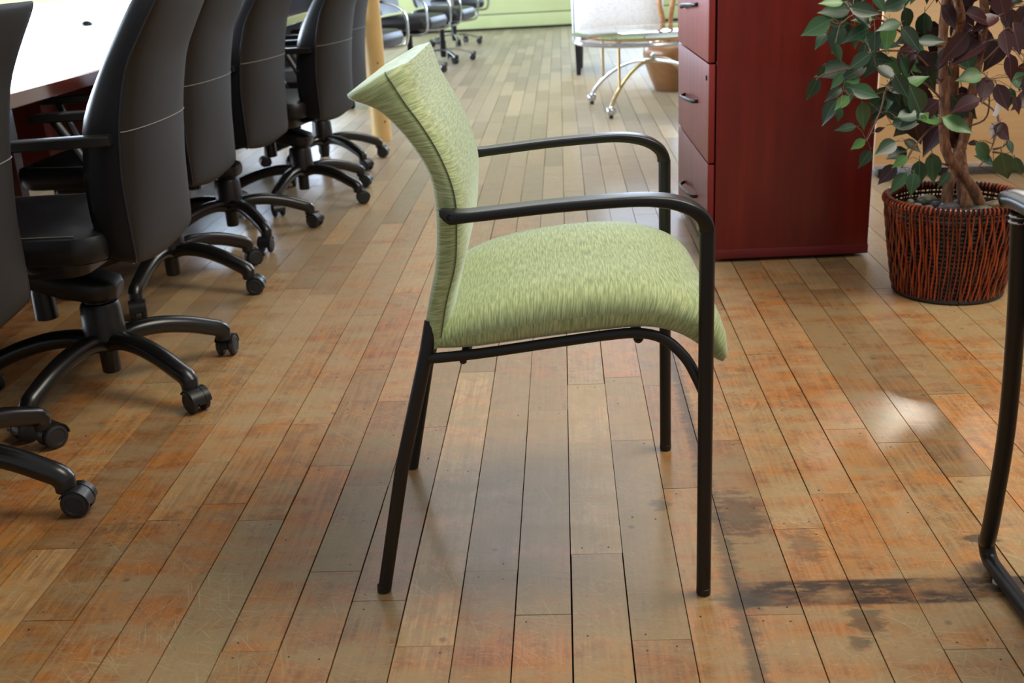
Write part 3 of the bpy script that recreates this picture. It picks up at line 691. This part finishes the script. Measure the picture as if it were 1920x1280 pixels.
mb = MB(); sweep(mb, cat([(.02, 0, .115), (.12, 0, .113), (.24, 0, .085), (.31, 0, .062)], 4), [.02]*13, [.012]*13, 10, power=3); CC['arm'] = mb.mesh('base_arm', M['chrome'])
def chrome_chair(x, y, face, base, label):
    t = thing('office_chair', label, 'chair', (x, y, 0), R(face), 'chrome office chairs far behind')
    obj('seat', CC['seat'], t); obj('backrest', CC['backrest'], t); obj('mechanism', CC['mech'], t); obj('column', CC['column'], t)
    for s in (-1, 1):
        a = obj('armrest', CC['arm%d' % s], t); a['label'] = 'chrome arm loop'; obj('arm_pad', CC['pad%d' % s], a)
    for k in range(5):
        a = base-face+72*k; obj('base_arm', CC['arm'], t, rot=(0, 0, R(a)))
        c = obj('caster', TM['caster'], t, loc=(.30*cos(R(a)), .30*sin(R(a)), 0), rot=(0, 0, R(k*77+30)))
        for s_ in (-1, 1): obj('wheel', TM['wheel'], c, loc=(-.018, .0165*s_, .0285))
    return t
chrome_chair(-1.47, 7.85, -14, -20, 'black office chair with chrome arms right behind the yellow pillar')
chrome_chair(-1.33, 9.65, -14, 14, 'black office chair with chrome arms, middle one of the three before the green wall')
chrome_chair(-1.15, 10.65, -12, 12, 'black office chair with chrome arms nearest the green wall')
chrome_chair(-1.22, 12.6, -40, -4, 'black office chair farthest away, its seat corner against the green wall')
chrome_chair(-1.80, 6.85, -95, -18, 'chrome based office chair glimpsed between black chair backs and the yellow pillar')

# ------------------------------------------------------------------ glass coffee table, pot, white armchair
tc_ = Vector((.565, 6.94, 0))
GT = thing('coffee_table', 'round glass coffee table with brass and chrome arched legs', 'table', tc_)
mb = MB(); lathe(mb, [(.49, .468), (.5, .470), (.5, .478), (.496, .48)], (0, 0, 0), 56); obj('glass_top', mb.mesh('glass_top', M['glass']), GT)
def hoop(r, z, rad, name, mat):
    mb = MB(); rings = []
    for k in range(48):
        a = 2*pi*k/48; rings.append([((r+rad*cos(t))*cos(a), (r+rad*cos(t))*sin(a), z+rad*sin(t)) for t in [2*pi*j/8 for j in range(8)]])
    loft(mb, rings+[rings[0]], False); return obj(name, mb.mesh(name, mat), GT)
hoop(.485, .43, .013, 'ring', M['chrome']); hoop(.40, .455, .009, 'ring', M['brass'])
feet = [gp(1146, 222), gp(1110, 195)]
angs = [math.atan2(f.y-tc_.y, f.x-tc_.x) for f in feet]; rads = [math.hypot(f.y-tc_.y, f.x-tc_.x) for f in feet]
for i, (a, r_) in enumerate(zip(angs, rads)):
    for kk in (0, 1):
        a2 = a+pi*kk; d = Vector((cos(a2), sin(a2), 0)); mt = (M['brass'], M['chrome'])[i]
        pts = cat([tuple(d*(r_)+Vector((0, 0, .06))), tuple(d*(r_*.86)+Vector((0, 0, .14))), tuple(d*(r_*.62)+Vector((0, 0, .225))), tuple(d*(r_*.32)+Vector((0, 0, .285))), (0, 0, .30-.004*i)], 4)
        mb = MB(); tube(pts, .0125, 10, mb); lg = obj('leg', mb.mesh('leg', mt), GT)
        mb = MB(); c0 = d*r_; lathe(mb, [(.031*sin(t), .045-.031*cos(t)) for t in [pi*j/10 for j in range(2, 10)]], (c0.x, c0.y, 0), 16); fp = MB(); lathe(fp, [(.010, 0), (.013, .002), (.013, .02)], (c0.x, c0.y, 0), 12); obj('foot_pad', fp.mesh('foot_pad', M['rubber']), lg); obj('ball_foot', mb.mesh('ball_foot', M['chrome']), lg)
        mb = MB(); c1 = d*(r_*.80); tube([tuple(c1+Vector((0, 0, .17))), tuple(c1+Vector((0, 0, .43)))], .009, 8, mb); pp = obj('post', mb.mesh('post', M['brass']), GT)
        mb = MB(); lathe(mb, [(.022*sin(t)+.0005, .45-.022*cos(t)) for t in [pi*j/8 for j in range(9)]], (c1.x, c1.y, 0), 12); obj('ball', mb.mesh('ball', M['chrome']), pp)
mb = MB(); lathe(mb, [(.018*sin(t)+.0005, .325-.018*cos(t)) for t in [pi*j/8 for j in range(9)]], (0, 0, 0), 12); obj('ball', mb.mesh('ball', M['chrome']), GT)

PT = thing('clay_pot', 'brown clay pot on the floor behind the glass coffee table', 'pot', (.815, 7.82, 0))
mb = MB(); lathe(mb, [(.15, 0), (.165, .004), (.20, .08), (.235, .18), (.25, .25), (.245, .29), (.225, .32), (.215, .328), (.205, .33), (.195, .32), (.22, .27), (.21, .18), (.15, .02)], (0, 0, 0), 40); obj('vessel', mb.mesh('vessel', M['clay']), PT)
mb = MB(); lathe(mb, [(.2, .27), (.19, .29), (.05, .295)], (0, 0, 0), 24); obj('soil', mb.mesh('soil', M['drift']), PT)
for k, (dx, dy) in enumerate(((-.11, -.02), (-.04, .01), (.05, .03))):
    rg = random.Random(k+3); pts = []
    for j in range(9): pts.append((dx+.018*sin(j*1.3+k*2)+.01*j*(k-1)*.3, dy+.02*cos(j*1.1+k), .27+j*.095))
    mb = MB(); tube(cat(pts, 3), [.021-.0005*i+.003*sin(i*.9) for i in range(25)], 9, mb); tag(obj('driftwood_branch', mb.mesh('driftwood_branch', M['drift']), None, (.815, 7.82, 0)), ('twisted bare driftwood branch in the clay pot, left one', 'twisted bare driftwood branch in the clay pot, middle one', 'twisted bare driftwood branch in the clay pot, right one beside the cabinet')[k], 'branch', 'driftwood branches in the clay pot')

WA = thing('armchair', 'white dotted armchair with black legs seen from behind by the green wall', 'chair', (.46, 9.22, .0), R(-3))
mb = MB(); rr = []
for z, g in ((.235, -.012), (.25, 0), (.45, .0), (.80, .01), (.86, .0), (.875, -.015)):
    o_ = []; i_ = []
    for k in range(21):
        a = pi+pi*k/20; ca, sa = cos(a), sin(a)
        o_.append(((.37+g)*math.copysign(abs(ca)**.45, ca), (.30+g)*math.copysign(abs(sa)**.45, sa)-0, z)); i_.append(((.27-g)*math.copysign(abs(ca)**.45, ca), (.19-g)*math.copysign(abs(sa)**.45, sa), z))
    zt = z
    o_ = [(-(.37+g), .34, z)]+o_+[((.37+g), .34, z)]; i_ = [(-(.27-g), .34, z)]+i_+[((.27-g), .34, z)]
    def hz(p): return (p[0], p[1], min(p[2], .875-.30*max(0, (p[1]+.12)/.46)))
    rr.append([hz(p) for p in o_+i_[::-1]])
loft(mb, rr); obj('backrest', mb.mesh('backrest', M['white'], angle=60), WA)
mb = MB(); cushion(mb, .26, .27, .235, .45, .05, .03, (0, .09), .02); obj('seat', mb.mesh('seat', M['white']), WA)
for sx_ in (-1, 1):
    mb = MB(); tube([(sx_*.346, -.293, .245), (sx_*.346, -.293, .5), (sx_*.346, -.293, .86)], .005, 6, mb); obj('piping', mb.mesh('piping', M['black_wood']), WA)
    for sy_ in (-.26, .28):
        mb = MB(); x0, y0 = sx_*.32, sy_; loft(mb, [rrect(x0, y0, .017, .017, .003, 0, 2), rrect(x0, y0, .025, .025, .003, .24, 2)]); obj('leg', mb.mesh('leg', M['black_wood']), WA)

# ------------------------------------------------------------------ maple panel unit and small table behind the plant
MP = thing('maple_cabinet', 'honey maple cabinet with chrome bottom strip behind the potted plant', 'cabinet', (1.30, 4.58, 0), R(-4.5))
mb = MB(); box(mb, (0, 0, .045), (1.5, .02, 1.0), .002); obj('front_panel', mb.mesh('front_panel', M['maple']), MP)
mb = MB(); box(mb, (0, .02, .045), (.02, .45, 1.0)); box(mb, (1.48, .02, .045), (1.5, .45, 1.0)); box(mb, (.02, .43, .045), (1.48, .45, 1.0)); box(mb, (.02, .02, .98), (1.48, .43, 1.0)); box(mb, (.02, .02, .045), (1.48, .43, .06)); obj('carcass', mb.mesh('carcass', M['maple'], False), MP)
mb = MB(); box(mb, (0, -.006, .040), (1.5, .0, .056), .001); obj('chrome_strip', mb.mesh('chrome_strip', M['chrome']), MP)
for xx in (.28, 1.2, .02):
    mb = MB(); box(mb, (xx, -.0, 0), (xx+.07, .06, .045), .004); obj('foot', mb.mesh('foot', M['plastic']), MP)

# ------------------------------------------------------------------ wicker basket with ficus, stones
BC = Vector((1.094, 3.035, 0)); BHt = .272
def brad(z):
    t = z/BHt; return .146+.034*min(1, t*1.15)**.8+.004*t
BK_ = thing('wicker_basket', 'red-brown wicker basket holding the artificial tree and stones', 'basket', BC)
mb = MB(); rg = random.Random(5); NS = 104
for k in range(NS):
    a0 = 2*pi*k/NS; ph = k % 3; pts = []; lean = rg.uniform(-.03, .03); ro = rg.uniform(-.0015, .002)
    for j in range(13):
        z = .012+(BHt-.012)*j/12; wv = .0030*sin(j*pi/2.2+ph*2.1); a = a0+(lean*.9*j/12+.014*sin(j*.8+ph*2)+.05*sin(j*.26))*(.7)
        r_ = brad(z)+wv+ro; pts.append((r_*cos(a), r_*sin(a), z))
    tube(pts, .0030+rg.uniform(-.0004, .0004), 5, mb, attr=(rg.random(),)*3)
o = obj('wicker_stake', mb.mesh('wicker_stake', M['wicker'], tint=True), BK_); o['kind'] = 'stuff'
mb = MB()
for z in [.012+.0125*i for i in range(21)]:
    rings = []
    for k in range(60):
        a = 2*pi*k/60; r0 = brad(z)-.006+.0022*sin(k*9+z*300); rings.append([((r0+.0035*cos(t))*cos(a), (r0+.0035*cos(t))*sin(a), z+.0045*sin(t)) for t in [2*pi*j/5 for j in range(5)]])
    loft(mb, rings+[rings[0]], False)
lathe(mb, [(.135, .004), (.142, .006), (.150, .09), (.170, .20), (.172, .238), (.168, .238), (.14, .05), (.13, .02)], (0, 0, 0), 40)
o = obj('wicker_weave', mb.mesh('wicker_weave', M['wicker_dark']), BK_); o['kind'] = 'stuff'
mb = MB(); NR = 96
for rad_, zz in ((.008, BHt),):
    rings = []
    for k in range(72):
        a = 2*pi*k/72; r0 = brad(BHt); rings.append([((r0+rad_*cos(t))*cos(a), (r0+rad_*cos(t))*sin(a), zz+rad_*sin(t)) for t in [2*pi*j/8 for j in range(8)]])
    loft(mb, rings+[rings[0]], False)
obj('rim', mb.mesh('rim', M['wicker_dark']), BK_)
mb = MB()
for k in range(NR):
    a = 2*pi*k/NR; r0 = brad(BHt); pts = []
    for j in range(9):
        t = -.6+ (pi+1.6)*j/8; pts.append(((r0+.0105*cos(t))*cos(a+.02*j/8), (r0+.0105*cos(t))*sin(a+.02*j/8), BHt+.0105*sin(t)))
    tube(pts, .0031, 5, mb, attr=(random.random(),)*3)
o = obj('rim_wrap', mb.mesh('rim_wrap', M['wicker'], tint=True), BK_); o['kind'] = 'stuff'
for zz in (.004,):
    rings = []; mb = MB()
    for k in range(60):
        a = 2*pi*k/60; r0 = .147; rings.append([((r0+.007*cos(t))*cos(a), (r0+.007*cos(t))*sin(a), .0075+.007*sin(t)) for t in [2*pi*j/6 for j in range(6)]])
    loft(mb, rings+[rings[0]], False); obj('foot_ring', mb.mesh('foot_ring', M['wicker_dark']), BK_)
mb = MB(); lathe(mb, [(.166, .205), (.164, .235), (.10, .24), (.02, .242)], (0, 0, 0), 30); obj('soil', mb.mesh('soil', M['soil']), BK_)
def stone(px, py, rx, ry, rz_, mi, label, z=.252):
    q = gp(px, py, z); rg = random.Random(px); mb = MB(); rings = []
    for i in range(9):
        ph = -pi/2+pi*i/8; ring = []
        for k in range(14):
            a = 2*pi*k/14; rr_ = cos(ph)+.001; ring.append((rx*rr_*cos(a)*(1+.06*sin(2*a+px)), ry*rr_*sin(a)*(1+.06*cos(3*a)), rz_*sin(ph)))
        rings.append(ring)
    loft(mb, rings); tag(obj('pebble', mb.mesh('pebble', STONES[mi]), None, (q.x, q.y, z), (0, 0, rg.uniform(-.4, .4))), label, 'stone', 'stones in the wicker basket')
stone(1738, 376, .030, .022, .018, 0, 'large striped grey stone at the left inside the basket', .258)
stone(1707, 379, .011, .011, .010, 1, 'small pale stone at the left rim inside the basket')
stone(1720, 386, .015, .009, .009, 1, 'small flat pale stone in front of the striped grey one')
stone(1741, 390, .013, .009, .009, 1, 'small pale stone between the slate one and the basket front')
stone(1754, 385, .016, .018, .013, 2, 'dark slate blue stone left of the pale trunk foot')
stone(1779, 390, .030, .020, .018, 3, 'mauve grey stone at the basket front before the trunks')
stone(1797, 379, .016, .010, .008, 1, 'thin pale stone right of the small trunk')
stone(1868, 384, .032, .018, .014, 4, 'long olive tan stone at the right inside the basket')
stone(1842, 393, .030, .016, .012, 5, 'flat green grey stone at the basket front right')
mb = MB(); rg = random.Random(9)
for k in range(260):
    a = rg.uniform(0, 2*pi); r_ = abs(rg.gauss(0, .035)); q = Vector((.035+r_*1.3*cos(a), -.05+r_*.8*sin(a), .243)); d = Vector((rg.uniform(-1, 1), rg.uniform(-1, 1), rg.uniform(.1, .9)))*.014
    tube([q, q+d*.6, q+d+Vector((0, 0, -.003))], .0012, 4, mb)
o = obj('moss', mb.mesh('moss', M['moss']), BK_); o['kind'] = 'stuff'

FT = thing('artificial_tree', 'artificial tree with green leaves left and maroon leaves right in wicker basket', 'plant', (BC.x, BC.y, .24))
def L(p): return (p[0]-BC.x, p[1]-BC.y, p[2]-.24)
def trunk(pxs, r0, r1):
    pts = [L(onY(x, y, Y)) for x, y, Y in pxs]; pts = cat(pts, 5); n_ = len(pts); mb = MB()
    sweep(mb, pts, [(r0+(r1-r0)*i/(n_-1))*(1+.07*sin(i*1.9)) for i in range(n_)], None, 12); return obj('trunk', mb.mesh('trunk', M['bark']), FT)
trunk([(1846, 398, 3.0), (1822, 350, 2.99), (1788, 310, 2.98), (1771, 265, 2.98), (1770, 170, 2.99), (1768, 80, 3.0), (1775, -10, 3.02), (1790, -110, 3.04), (1788, -260, 3.04)], .0155, .011)
trunk([(1776, 398, 3.0), (1778, 350, 3.02), (1795, 300, 3.05), (1812, 240, 3.07), (1822, 180, 3.08), (1835, 110, 3.08), (1846, 30, 3.06), (1840, -60, 3.05), (1850, -240, 3.05)], .016, .010)
trunk([(1812, 398, 3.04), (1806, 350, 3.06), (1800, 290, 3.1), (1788, 200, 3.1), (1790, 90, 3.08), (1800, 20, 3.0), (1765, -80, 3.0), (1740, -230, 3.02)], .020, .009)
def leaf_mesh(name, mat, curl):
    mb = MB(); n_ = 7; v = []; f = []
    for i in range(n_+1):
        t = i/n_; wd = .275*(sin(pi*min(1, t**.72)))**.9*(1 if t < .5 else (1-((t-.5)/.5)**1.5*.55)); z = -curl*t*t
        v += [(t, -wd, z+wd*.28), (t, 0, z), (t, wd, z+wd*.28)]
    for i in range(n_):
        a = i*3; f += [(a, a+3, a+4, a+1), (a+1, a+4, a+5, a+2)]
    k = len(v); v += [(p[0], p[1], p[2]-.008) for p in v]; f += [tuple(reversed([j+k for j in q])) for q in f]
    mb.add(v, f); mb2 = MB(); sweep(mb, [(-.16, 0, .02), (0, 0, -.002), (.15, 0, -.006)], [.012, .012, .006], None, 5)
    return mb.mesh(name, mat, angle=80)
LV = {k: [leaf_mesh('leaf', M[m_], c) for c in (.08, .18, -.05)] for k, m_ in (('g', 'leaf_g'), ('l', 'leaf_l'), ('m', 'leaf_m'))}
rl = random.Random(21); bases = []
def leaf(b, tpt, Y, kind, dY=None, w_=None):
    p0 = onY(b[0], b[1], Y); p1 = onY(tpt[0], tpt[1], Y+(rl.uniform(-.03, .02) if dY is None else dY)); d = p1-p0; Ln = d.length; d.normalize()
    nrm = (CO-p0).normalized()*.9+Vector((rl.uniform(-.5, .5), rl.uniform(-.3, .3), rl.uniform(0, .9))); nrm = (nrm-d*nrm.dot(d)).normalized()
    if nrm.dot(CO-p0) < 0: nrm = -nrm
    side = nrm.cross(d); wv = (w_ or rl.uniform(.85, 1.15)); pl = Vector(L(p0))
    mt = Matrix(((d.x*Ln, side.x*Ln*wv, nrm.x*Ln, pl.x), (d.y*Ln, side.y*Ln*wv, nrm.y*Ln, pl.y), (d.z*Ln, side.z*Ln*wv, nrm.z*Ln, pl.z), (0, 0, 0, 1)))
    o = obj('leaf', rl.choice(LV[kind]), FT, mat=mt); bases.append((b, Y)); return o
HL = [((1557, 37), (1501, 68), 'g'), ((1581, 4), (1535, 5), 'l'), ((1550, 63), (1527, 90), 'g'), ((1576, 47), (1559, 98), 'g'), ((1567, 80), (1578, 117), 'g'), ((1630, 51), (1578, 80), 'g'), ((1637, 37), (1595, 40), 'l'), ((1592, 14), (1652, 27), 'g'),
      ((1641, 61), (1639, 105), 'g'), ((1667, 37), (1660, 103), 'l'), ((1690, 49), (1727, 97), 'g'), ((1604, 61), (1602, 94), 'g'), ((1632, 100), (1590, 131), 'g'), ((1640, 108), (1620, 148), 'g'), ((1545, 122), (1532, 146), 'g'), ((1534, 145), (1513, 190), 'g'),
      ((1580, 138), (1556, 168), 'g'), ((1578, 164), (1546, 190), 'g'), ((1569, 187), (1538, 234), 'g'), ((1592, 180), (1564, 208), 'l'), ((1576, 201), (1571, 230), 'g'), ((1613, 150), (1585, 153), 'l'), ((1597, 166), (1651, 180), 'g'), ((1616, 190), (1619, 244), 'g'),
      ((1644, 126), (1686, 150), 'g'), ((1606, 237), (1564, 246), 'g'), ((1623, 262), (1595, 281), 'l'), ((1632, 281), (1609, 316), 'g'), ((1662, 188), (1635, 211), 'g'), ((1640, 247), (1660, 238), 'm'), ((1681, 309), (1646, 347), 'm'), ((1700, 323), (1667, 363), 'g'),
      ((1714, 323), (1708, 368), 'g'), ((1702, 293), (1672, 314), 'l'), ((1724, 300), (1724, 350), 'g'), ((1747, 286), (1749, 345), 'g'), ((1782, 323), (1757, 352), 'g'), ((1761, 225), (1714, 224), 'l'), ((1766, 220), (1824, 252), 'l'), ((1841, 138), (1793, 150), 'l'),
      ((1822, 150), (1862, 169), 'g'), ((1895, 164), (1892, 204), 'g'), ((1878, 286), (1890, 342), 'g'), ((1903, 294), (1915, 330), 'g'), ((1888, 262), (1900, 290), 'g'), ((1830, 267), (1860, 305), 'g'), ((1862, 305), (1828, 290), 'g'), ((1815, 268), (1840, 270), 'm'), ((1864, 235), (1900, 262), 'm'), ((1875, 228), (1858, 262), 'm'),
      ((1893, 100), (1897, 155), 'm'), ((1880, 20), (1898, 60), 'm'), ((1840, 80), (1792, 120), 'm'), ((1882, 55), (1892, 110), 'm'), ((1815, 60), (1762, 122), 'm'), ((1838, 185), (1780, 208), 'm'), ((1900, 180), (1915, 215), 'm'), ((1765, 10), (1800, 55), 'm'), ((1810, 25), (1870, 40), 'm'), ((1700, 280), (1660, 300), 'g'), ((1680, 265), (1640, 290), 'g'), ((1695, 262), (1728, 285), 'g')]
for b, t_, k in HL: leaf(b, t_, rl.uniform(2.84, 2.95), k)
def inside(x, y):
    return True
cnt = 0
while cnt < 234:
    x = rl.uniform(1590, 1960); y = rl.uniform(-240, 262)
    if x < 1640 and y > 160 : continue
    if y > 215 and (x > 1770 or rl.random() < .5): continue
    if y > 185 and x > 1850: continue
    if 120 < y < 215 and 1845 < x < 1885 and rl.random() < .6: continue
    mar = (x > 1745 and rl.random() < .82) or (x > 1690 and y > 60 and rl.random() < .3)
    kind = 'm' if mar else ('l' if rl.random() < .06 else 'g')
    a = R(rl.uniform(20, 160)) if rl.random() < .75 else R(rl.uniform(0, 360)); ln = rl.uniform(44, 70)*(1.2 if mar else 1)
    leaf((x, y), (x+ln*cos(a), y+ln*sin(a)), rl.uniform(2.86, 3.2), kind); cnt += 1
# branches reaching the leaf bases
rb = random.Random(4)
trk = [(1770, 200, 2.98), (1768, 90, 3.0), (1822, 180, 3.08), (1840, 70, 3.07), (1788, 240, 3.08), (1792, 120, 3.08), (1775, -20, 3.02), (1800, 290, 3.05), (1843, -60, 3.05), (1772, 270, 2.98)]
TW = [[(1770, 160, 2.99), (1720, 105, 2.95), (1680, 95, 2.92), (1632, 100, 2.9), (1600, 125, 2.9), (1545, 140, 2.9), (1530, 150, 2.9)], [(1768, 90, 3.0), (1690, 60, 2.95), (1637, 30, 2.9), (1600, 28, 2.9), (1575, 45, 2.9), (1557, 38, 2.9)],
      [(1775, -20, 3.02), (1700, -30, 2.98), (1640, -10, 2.92), (1600, 10, 2.9), (1581, 4, 2.9)], [(1770, 230, 2.98), (1745, 240, 2.93), (1715, 275, 2.9), (1700, 300, 2.9), (1690, 315, 2.9)], [(1770, 190, 2.98), (1720, 150, 2.95), (1660, 170, 2.9), (1616, 185, 2.9), (1580, 170, 2.9)],
      [(1800, 240, 3.05), (1845, 225, 2.98), (1855, 190, 2.95), (1850, 150, 2.9)], [(1822, 180, 3.08), (1870, 215, 2.98), (1862, 270, 2.94), (1845, 300, 2.9), (1830, 320, 2.9)], [(1862, 280, 2.94), (1880, 275, 2.92), (1890, 264, 2.9)], [(1862, 285, 2.94), (1885, 288, 2.9), (1903, 296, 2.9)],
      [(1770, 100, 3.0), (1820, 130, 2.95), (1880, 80, 2.92), (1900, 60, 2.9)], [(1660, 170, 2.92), (1650, 210, 2.9), (1625, 265, 2.9)], [(1778, 310, 2.98), (1750, 300, 2.95), (1747, 288, 2.92)], [(1840, 60, 3.06), (1880, 20, 2.98), (1930, 10, 2.95)]]
for tw in TW:
    pts = cat([L(onY(*p)) for p in tw], 4); mb = MB(); n_ = len(pts); tube(pts, [.0032-.0018*i/(n_-1) for i in range(n_)], 6, mb); obj('branch', mb.mesh('branch', M['twig']), FT)
mb = MB()
allp = [p for tw in TW for p in tw]+trk
for (b, Y) in bases:
    t_ = min(allp, key=lambda p: abs(p[0]-b[0])+abs(p[1]-b[1])+300*abs(p[2]-Y)+(0 if (p[0]-b[0])**2+(p[1]-b[1])**2 > 100 else 200))
    a = Vector(L(onY(*t_))); e = Vector(L(onY(b[0], b[1], Y))); mid = (a+e)/2+Vector((0, 0, .008)); tube([a, mid, e], .0009, 4, mb)
o = obj('twigs', mb.mesh('twigs', M['twig']), FT); o['kind'] = 'stuff'
q = onY(1877, 182, 2.9)
mb = MB(); loft(mb, [[(-.006, 0, -.05), (.006, 0, -.05), (.012, .001, 0), (-.004, .001, 0)], [(-.006, .0012, -.05), (.006, .0012, -.05), (.012, .0022, 0), (-.004, .0022, 0)]])
tag(obj('paper_tag', mb.mesh('paper_tag', M['tag']), None, q, (0, .25, .2)), 'white paper tag hanging in the lower right leaves of the tree', 'tag')

# ------------------------------------------------------------------ black sled chair at the right edge
SC = thing('sled_chair', 'black tubular sled base chair cut off by the right edge', 'chair', (.9, 1.30, 0), 0)
def sl(p): return (p[0]-.9, p[1]-1.30, p[2])
g1 = gp(1920, 1137, .014); g2 = gp(1882, 1086, .014)
dr = Vector((.028, -1, 0)).normalized()
for k, offx in enumerate((0, .50)):
    dx = Vector((offx, offx*.028, 0)); b0 = Vector((.672, 1.545, .014))
    pts = [onY(1913, 396, 1.455), onY(1905, 600, 1.478), onY(1888, 800, 1.512), onY(1864, 950, 1.542), onY(1852, 1010, 1.560), Vector((.668, 1.572, .045)), Vector((.672, 1.562, .018)), b0+dr*.03, b0+dr*.20, b0+dr*.44, b0+dr*.47+Vector((0, 0, .012)), b0+dr*.49+Vector((.002, 0, .045)), b0+dr*.46+Vector((.0, 0, .44))]
    mb = MB(); tube(cat([sl(p+dx) for p in pts], 5), .0128, 14, mb); fr = obj('side_frame', mb.mesh('side_frame', M['metal']), SC)
    g = gp(1858, 1099, 0); mb = MB(); lathe(mb, [(.007, 0), (.008, .002), (.007, .012)], sl(Vector((.669, 1.515, 0))+dx), 12); obj('glide', mb.mesh('glide', M['glide']), fr)['label'] = 'small white floor glide'
    top = onY(1912, 388, 1.455)+dx; mb = MB(); sweep(mb, cat([sl(top+Vector((-.012, .03, .004))), sl(top+Vector((0, 0, .01))), sl(top+Vector((.004, -.15, .012))), sl(top+Vector((.042, -.47, .008)))], 4), [.012]+[.02]*12, [.008]+[.012]*12, 12, power=2.6); obj('armrest', mb.mesh('armrest', M['armpad']), SC)
    mb = MB()
    for zz in (.012, .020): lathe(mb, [(.0135, -.0015), (.0145, 0), (.0135, .0015)], sl(top+Vector((.0015, .0, -zz))), 14)
    obj('collar', mb.mesh('collar', M['chrome']), fr)
    mb = MB(); tube(cat([sl(b0+dx+dr*.46+Vector((0, 0, .43))), sl(b0+dx+dr*.50+Vector((0, 0, .62))), sl(b0+dx+dr*.56+Vector((0, 0, .82)))], 4), .0115, 10, mb); obj('back_post', mb.mesh('back_post', M['metal']), SC)
mb = MB(); cushion(mb, .22, .23, .42, .48, .05, .02, (.02+.0, -.01), .01); obj('seat', mb.mesh('seat', M['leather']), SC)
mb = MB(); rr = []
for z, yo in ((.56, -.30), (.60, -.305), (.75, -.345), (.84, -.365), (.86, -.365)):
    e = .2 if z in (.56, .86) else .225
    rr.append([(.02+e*cos(a), yo+.022*sin(a)+.03*abs(cos(a))**2, z) for a in [2*pi*k/20 for k in range(20)]])
loft(mb, rr); obj('backrest', mb.mesh('backrest', M['leather']), SC)
for yy in (-.14, .12):
    mb = MB(); tube([(-.225, yy, .41), (.265, yy, .41)], .01, 8, mb); obj('crossbar', mb.mesh('crossbar', M['metal']), SC)
